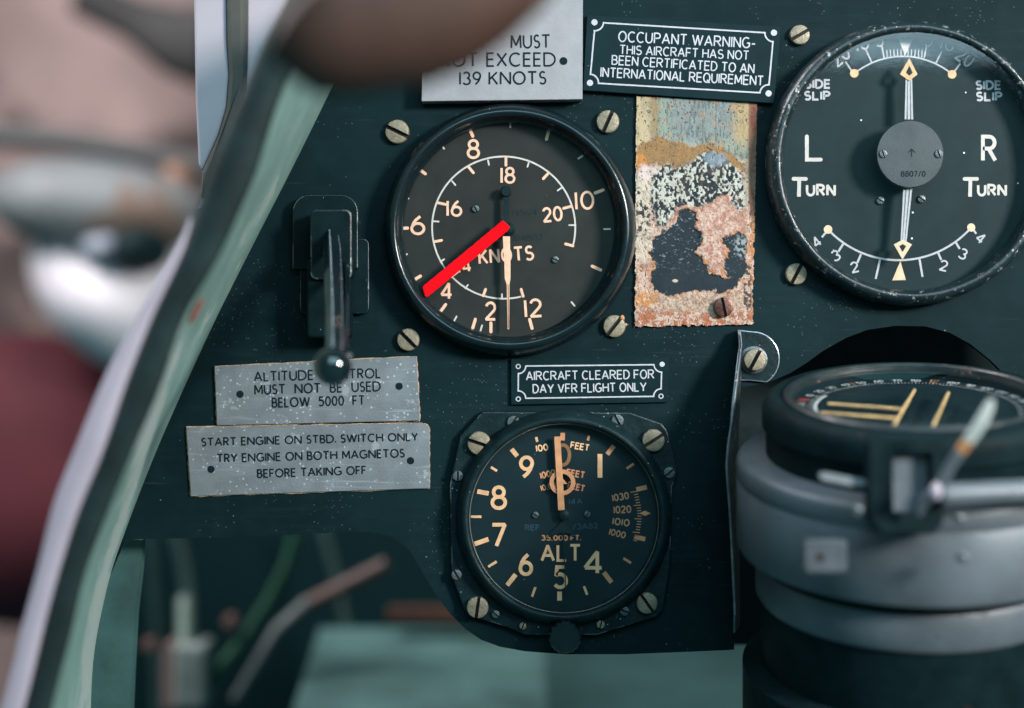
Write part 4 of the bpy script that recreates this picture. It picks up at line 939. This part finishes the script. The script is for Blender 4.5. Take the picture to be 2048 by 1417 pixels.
mb = MB(); prism(mb, rrect(1608, 1694, 1080, 1147, 10), -.1005, .004); bp_ = bevel(build('adjuster_plate', mb, mat('adjuster_grey', (.045, .054, .064), .5, 0, .3, .3, 200), cmp_, flat=True), .0006)
ly = Layer(-.1006); ly.disc(1641, 1115, 9); build('adjuster_hole', ly.mb, M_slot, bp_, recalc=False, flat=True)

# ================================================================ COCKPIT SIDE FRAME
st = [(-60, 800, 700, 606, 600), (79, 712, 612, 528, 522), (190, 657, 562, 482, 476), (330, 588, 522, 420, 414), (500, 501, 447, 368, 354), (620, 440, 372, 308, 284), (760, 375, 329, 252, 207), (900, 313, 268, 206, 152), (1010, 270, 222, 158, 106), (1140, 222, 173, 117, 76), (1270, 193, 145, 82, 40), (1336, 184, 126, 68, 26), (1480, 180, 90, 30, -14)]
side = thing('cockpit_side_frame', 'curved green cockpit side frame with dark rubber padding along its edge', 'frame', W(300, 900, -.03))
def interp_st(n=60):
    ys = [s[0] for s in st]; yy = np.linspace(ys[0], ys[-1], n)
    cols = []
    for k in range(1, 5):
        v = [s[k] for s in st]
        # smooth the polyline a little
        vv = np.interp(yy, ys, v); ker = np.array([1, 2, 3, 2, 1]) / 9; pad = np.concatenate([[vv[0] * 3 - vv[1] * 2, vv[0] * 2 - vv[1]], vv, [vv[-1] * 2 - vv[-2], vv[-1] * 3 - vv[-2] * 2]]); cols.append(np.convolve(pad, ker, 'valid'))
    return yy, cols
yy, (xr, xg, xd, xw) = interp_st()
NP = 12; mb = MB(); vs = []
for i in range(len(yy)):
    for k in range(NP):
        t = k / (NP - 1); x = xr[i] + (xg[i] - 14 - xr[i]) * t; dep = -.0035 - .092 * t ** 1.1 - .006 * math.sin(t * math.pi)
        if k == 0: dep = -.0030
        vs.append(W(x, yy[i], dep))
n0 = len(vs); vs += [(v[0] - .0006, v[1] + .0022, v[2]) for v in vs]
fs = []
for i in range(len(yy) - 1):
    for k in range(NP - 1):
        a = i * NP + k; fs.append((a, a + 1, a + NP + 1, a + NP)); fs.append((n0 + a, n0 + a + 1, n0 + a + NP + 1, n0 + a + NP))
    for k in (0, NP - 1): a = i * NP + k; fs.append((a, a + NP, n0 + a + NP, n0 + a))
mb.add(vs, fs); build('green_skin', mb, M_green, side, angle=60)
mb = MB(); pts = []; rad = []
for i in range(len(yy)):
    dy = -.108; pts.append(W((xg[i] + xd[i]) / 2, yy[i] , dy)); rad.append(abs(xg[i] - xd[i]) / 2 * sc(dy) * .90)
tube(mb, pts, rad, seg=24, flat=.55); build('rubber_padding', mb, M_rubber, side)
mb = MB(); pts = []; rad = []
for i in range(len(yy)):
    if yy[i] < 415: continue
    dy = -.112; wv = max(3, xd[i] - xw[i]); pts.append(W((xd[i] + xw[i]) / 2, yy[i], dy)); rad.append(wv / 2 * sc(dy) * min(1, (yy[i] - 400) / 90))
tube(mb, pts, rad, seg=18, flat=.4); build('pale_edging', mb, M_lilac, side, label='pale lilac painted edging')
mb = MB(); ellipsoid(mb, W(392, 622, -.088), 1e-3, .0006, .0042, rot=-28, n=16); build('red_paint_mark', mb, mat('red_mark', (.15, .05, .035), .7), side)
# inner wall seen under the panel
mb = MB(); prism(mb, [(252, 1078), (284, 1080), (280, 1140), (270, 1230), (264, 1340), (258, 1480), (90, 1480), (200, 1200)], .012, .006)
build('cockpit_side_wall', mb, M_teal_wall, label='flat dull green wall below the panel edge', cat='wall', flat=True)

# ---------------------------------------------------------------- windscreen post
wp = thing('windscreen_post', 'pale upright windscreen post with dark rubber seal', 'post', W(430, 200, .01))
mb = MB(); prism(mb, [(386, -80), (451, -80), (453, 79), (457, 150), (452, 215), (436, 270), (404, 342), (397, 330), (391, 200)], .008, .006); bevel(build('post', mb, M_post, wp, flat=True), .0008)
mb = MB(); prism(mb, [(451, -80), (490, -80), (489, 79), (487, 170), (470, 235), (430, 330), (400, 400), (403, 344), (436, 270), (452, 215), (457, 150), (453, 79)], .006, .01); bevel(build('seal', mb, M_seal, wp, flat=True), .0015)
mb = MB(); prism(mb, [(490, -80), (600, -80), (560, 79), (520, 200), (440, 400), (395, 420), (430, 330), (470, 235), (487, 170), (489, 79)], .014, .006); build('inner_frame', mb, M_post, wp, flat=True)

# ---------------------------------------------------------------- brown leather coaming
mb = MB(); c_ = -.22
path = [(632, -20, 160), (642, -6, 184), (660, 4, 190), (705, 4, 186), (760, 2, 180), (820, -4, 178), (870, -22, 174), (925, -54, 166), (975, -96, 158), (1040, -184, 140), (1120, -264, 130)]
tube(mb, [W(x, y, c_) for x, y, r in path], [r * sc(c_) * (.55 if i == 0 else .9 if i == 1 else 1) for i, (x, y, r) in enumerate(path)], seg=28, flat=.7)
build('leather_coaming', mb, M_leather, label='brown padded leather coaming hanging over the top of the panel', cat='coaming', loc=W(800, 60, c_))

# ---------------------------------------------------------------- things beyond the side window
YB = .80
ac_ = thing('parked_aircraft', 'blurred white and red aircraft nose with dark intake beyond the window', 'aircraft', W(230, 600, YB))
mb = MB(); ellipsoid(mb, W(262, 585, YB + .05), 215 * sc(YB), .12, 150 * sc(YB), rot=-38, n=40); M_cowl = mat('white_cowl', (.62, .565, .60), .5, 0, .4, .12, 6); build('nose_cowl', mb, M_cowl, ac_)
mb = MB(); ellipsoid(mb, W(195, 415, YB - .04), 215 * sc(YB), .06, 92 * sc(YB), rot=-6, n=36); build('grey_upper_cowl', mb, mat('upper_cowl_dim_grey', (.125, .135, .14), .6, 0, .3, .4, 7, chip=((.13, .085, .065), 7, .54)), ac_)  # dimmer light on the upper cowl, built as a separate grey piece
mb = MB(); ellipsoid(mb, W(284, 500, YB - .07), 52 * sc(YB), .05, 44 * sc(YB), n=28, m=0); ellipsoid(mb, W(225, 500, YB - .055), 60 * sc(YB), .04, 40 * sc(YB), n=28, m=1)
build('air_intake', mb, [M_dark, mat('intake_blue_grey', (.17, .19, .23), .6)], ac_)
mb = MB(); ellipsoid(mb, W(60, 960, YB + .15), 330 * sc(YB), .10, 330 * sc(YB), n=36); build('red_belly', mb, mat('dull_red_paint', (.040, .0095, .013), .7, 0, .1, .6, 5), ac_)
mb = MB(); tube(mb, [W(-40, 268, YB - .02), W(140, 285, YB - .02), W(260, 305, YB - .02), W(420, 338, YB - .02)], 25 * sc(YB), seg=14); build('dark_strake', mb, mat('strake_dark', (.035, .035, .035), .7), ac_)
mb = MB(); tube(mb, [W(420, 90, 1.0), W(350, 80, 1.0), W(270, 40, 1.0), W(160, -10, 1.0)], [90 * sc(1.0), 70 * sc(1.0), 45 * sc(1.0), 40 * sc(1.0)], seg=16)
build('dark_bundle', mb, mat('dark_bundle_cloth', (.035, .034, .034), .9, 0, .1, .4, 6), label='dark rounded shape high outside the window', cat='object', loc=W(300, 80, 1.0))
mb = MB(); tube(mb, [W(350, 330, YB - .03), W(362, 400, YB - .03), W(345, 460, YB - .03)], 24 * sc(YB), seg=14)
build('tan_hose', mb, mat('tan_hose_skin', (.22, .11, .07), .7), label='tan hose hanging beside the dark intake', cat='hose', loc=W(355, 400, YB - .03))

# ---------------------------------------------------------------- things in the footwell
yk = .34
pr = thing('push_rod', 'reddish brown sloping rod with grey end under the panel', 'rod', W(690, 1175, yk))
mb = MB(); tube(mb, [W(618, 1208, yk + .01), W(775, 1128, yk)], 15 * sc(yk), seg=18); build('rod', mb, mat('red_brown_tube', (.065, .036, .030), .6, 0, .4, .25, 80), pr)
mb = MB(); tube(mb, [W(470, 1400, yk), W(520, 1320, yk), W(556, 1262, yk), W(618, 1207, yk + .008)], [10 * sc(yk), 12 * sc(yk), 15 * sc(yk), 17 * sc(yk)], seg=16); build('rod_end', mb, mat('rod_end_grey', (.035, .046, .048), .6), pr)
mb = MB(); tube(mb, [W(592, 1070, .36), W(575, 1130, .36), W(540, 1200, .36), W(490, 1275, .36), W(430, 1350, .36), W(380, 1420, .36)], 12 * sc(.36), seg=14)
build('green_cable', mb, mat('bright_green_sheath', (.007, .042, .021), .5, 0, .3, .3, 60), label='green cable sloping down into the dark footwell', cat='cable', loc=W(500, 1260, .36))
ped = thing('rudder_pedal', 'pale green pedal post with whitish pad in the footwell', 'pedal', W(375, 1300, .36))
mb = MB(); tube(mb, [W(373, 1200, .38), W(373, 1300, .36)], 21 * sc(.36), seg=16); build('post', mb, mat('pedal_green', (.035, .068, .052), .6), ped)
mb = MB(); prism(mb, rrect(346, 412, 1290, 1420, 14), .35, .03); bevel(build('pad', mb, mat('pedal_pad', (.13, .15, .14), .6, 0, .3, .3, 60), ped, flat=True), .003)
mb = MB(); prism(mb, rrect(322, 352, 1292, 1420, 10), .355, .025); build('pink_block', mb, mat('pedal_pink', (.13, .08, .07), .6), ped)
bolt_m = mat('copper_bolt_paint', (.08, .042, .034), .5)
for i, (x, y, r, lab) in enumerate(((462, 1245, 16, 'small coppery bolt beside the green cable'), (300, 1292, 15, 'small coppery bolt left of the pedal post'))):
    mb = MB(); q = W(x, y, .36); lathe(mb, q, [(r * sc(.36), -.006), (r * sc(.36), .003), (r * .8 * sc(.36), .005), (.0001, .0055)], seg=6)
    build('bolt', mb, bolt_m, label=lab, cat='bolt', group='bolts in the footwell', loc=q)
mb = MB(); prism(mb, [(775, 1218), (1020, 1218), (1020, 1246), (775, 1243)], .40, .01)
bevel(build('wooden_batten', mb, mat('batten_brown', (.055, .022, .012), .7, 0, .3, .3, 60), label='orange brown batten along the back of the green floor', cat='batten', flat=True, loc=W(880, 1228, .38)), .001)

for px0, py0, px1, py1, r, lab in ((345, 1040, 380, 1210, 14, 'dark green pipe running down behind the pedal post'), (640, 1040, 700, 1300, 9, 'thin dark pipe crossing behind the reddish rod'), (300, 1060, 318, 1430, 11, 'dark pipe close beside the side wall')):
    mb = MB(); tube(mb, [W(px0, py0, .50), W((px0 + px1) / 2 + 6, (py0 + py1) / 2, .50), W(px1, py1, .49)], r * sc(.5), seg=14)
    build('pipe', mb, M_pipe if 'M_pipe' in globals() else globals().setdefault('M_pipe', mat('pipe_dark_green', (.010, .028, .026), .5, 0, .3, .3, 40)), label=lab, cat='pipe', group='pipes in the footwell', loc=W(px0, py0, .5))
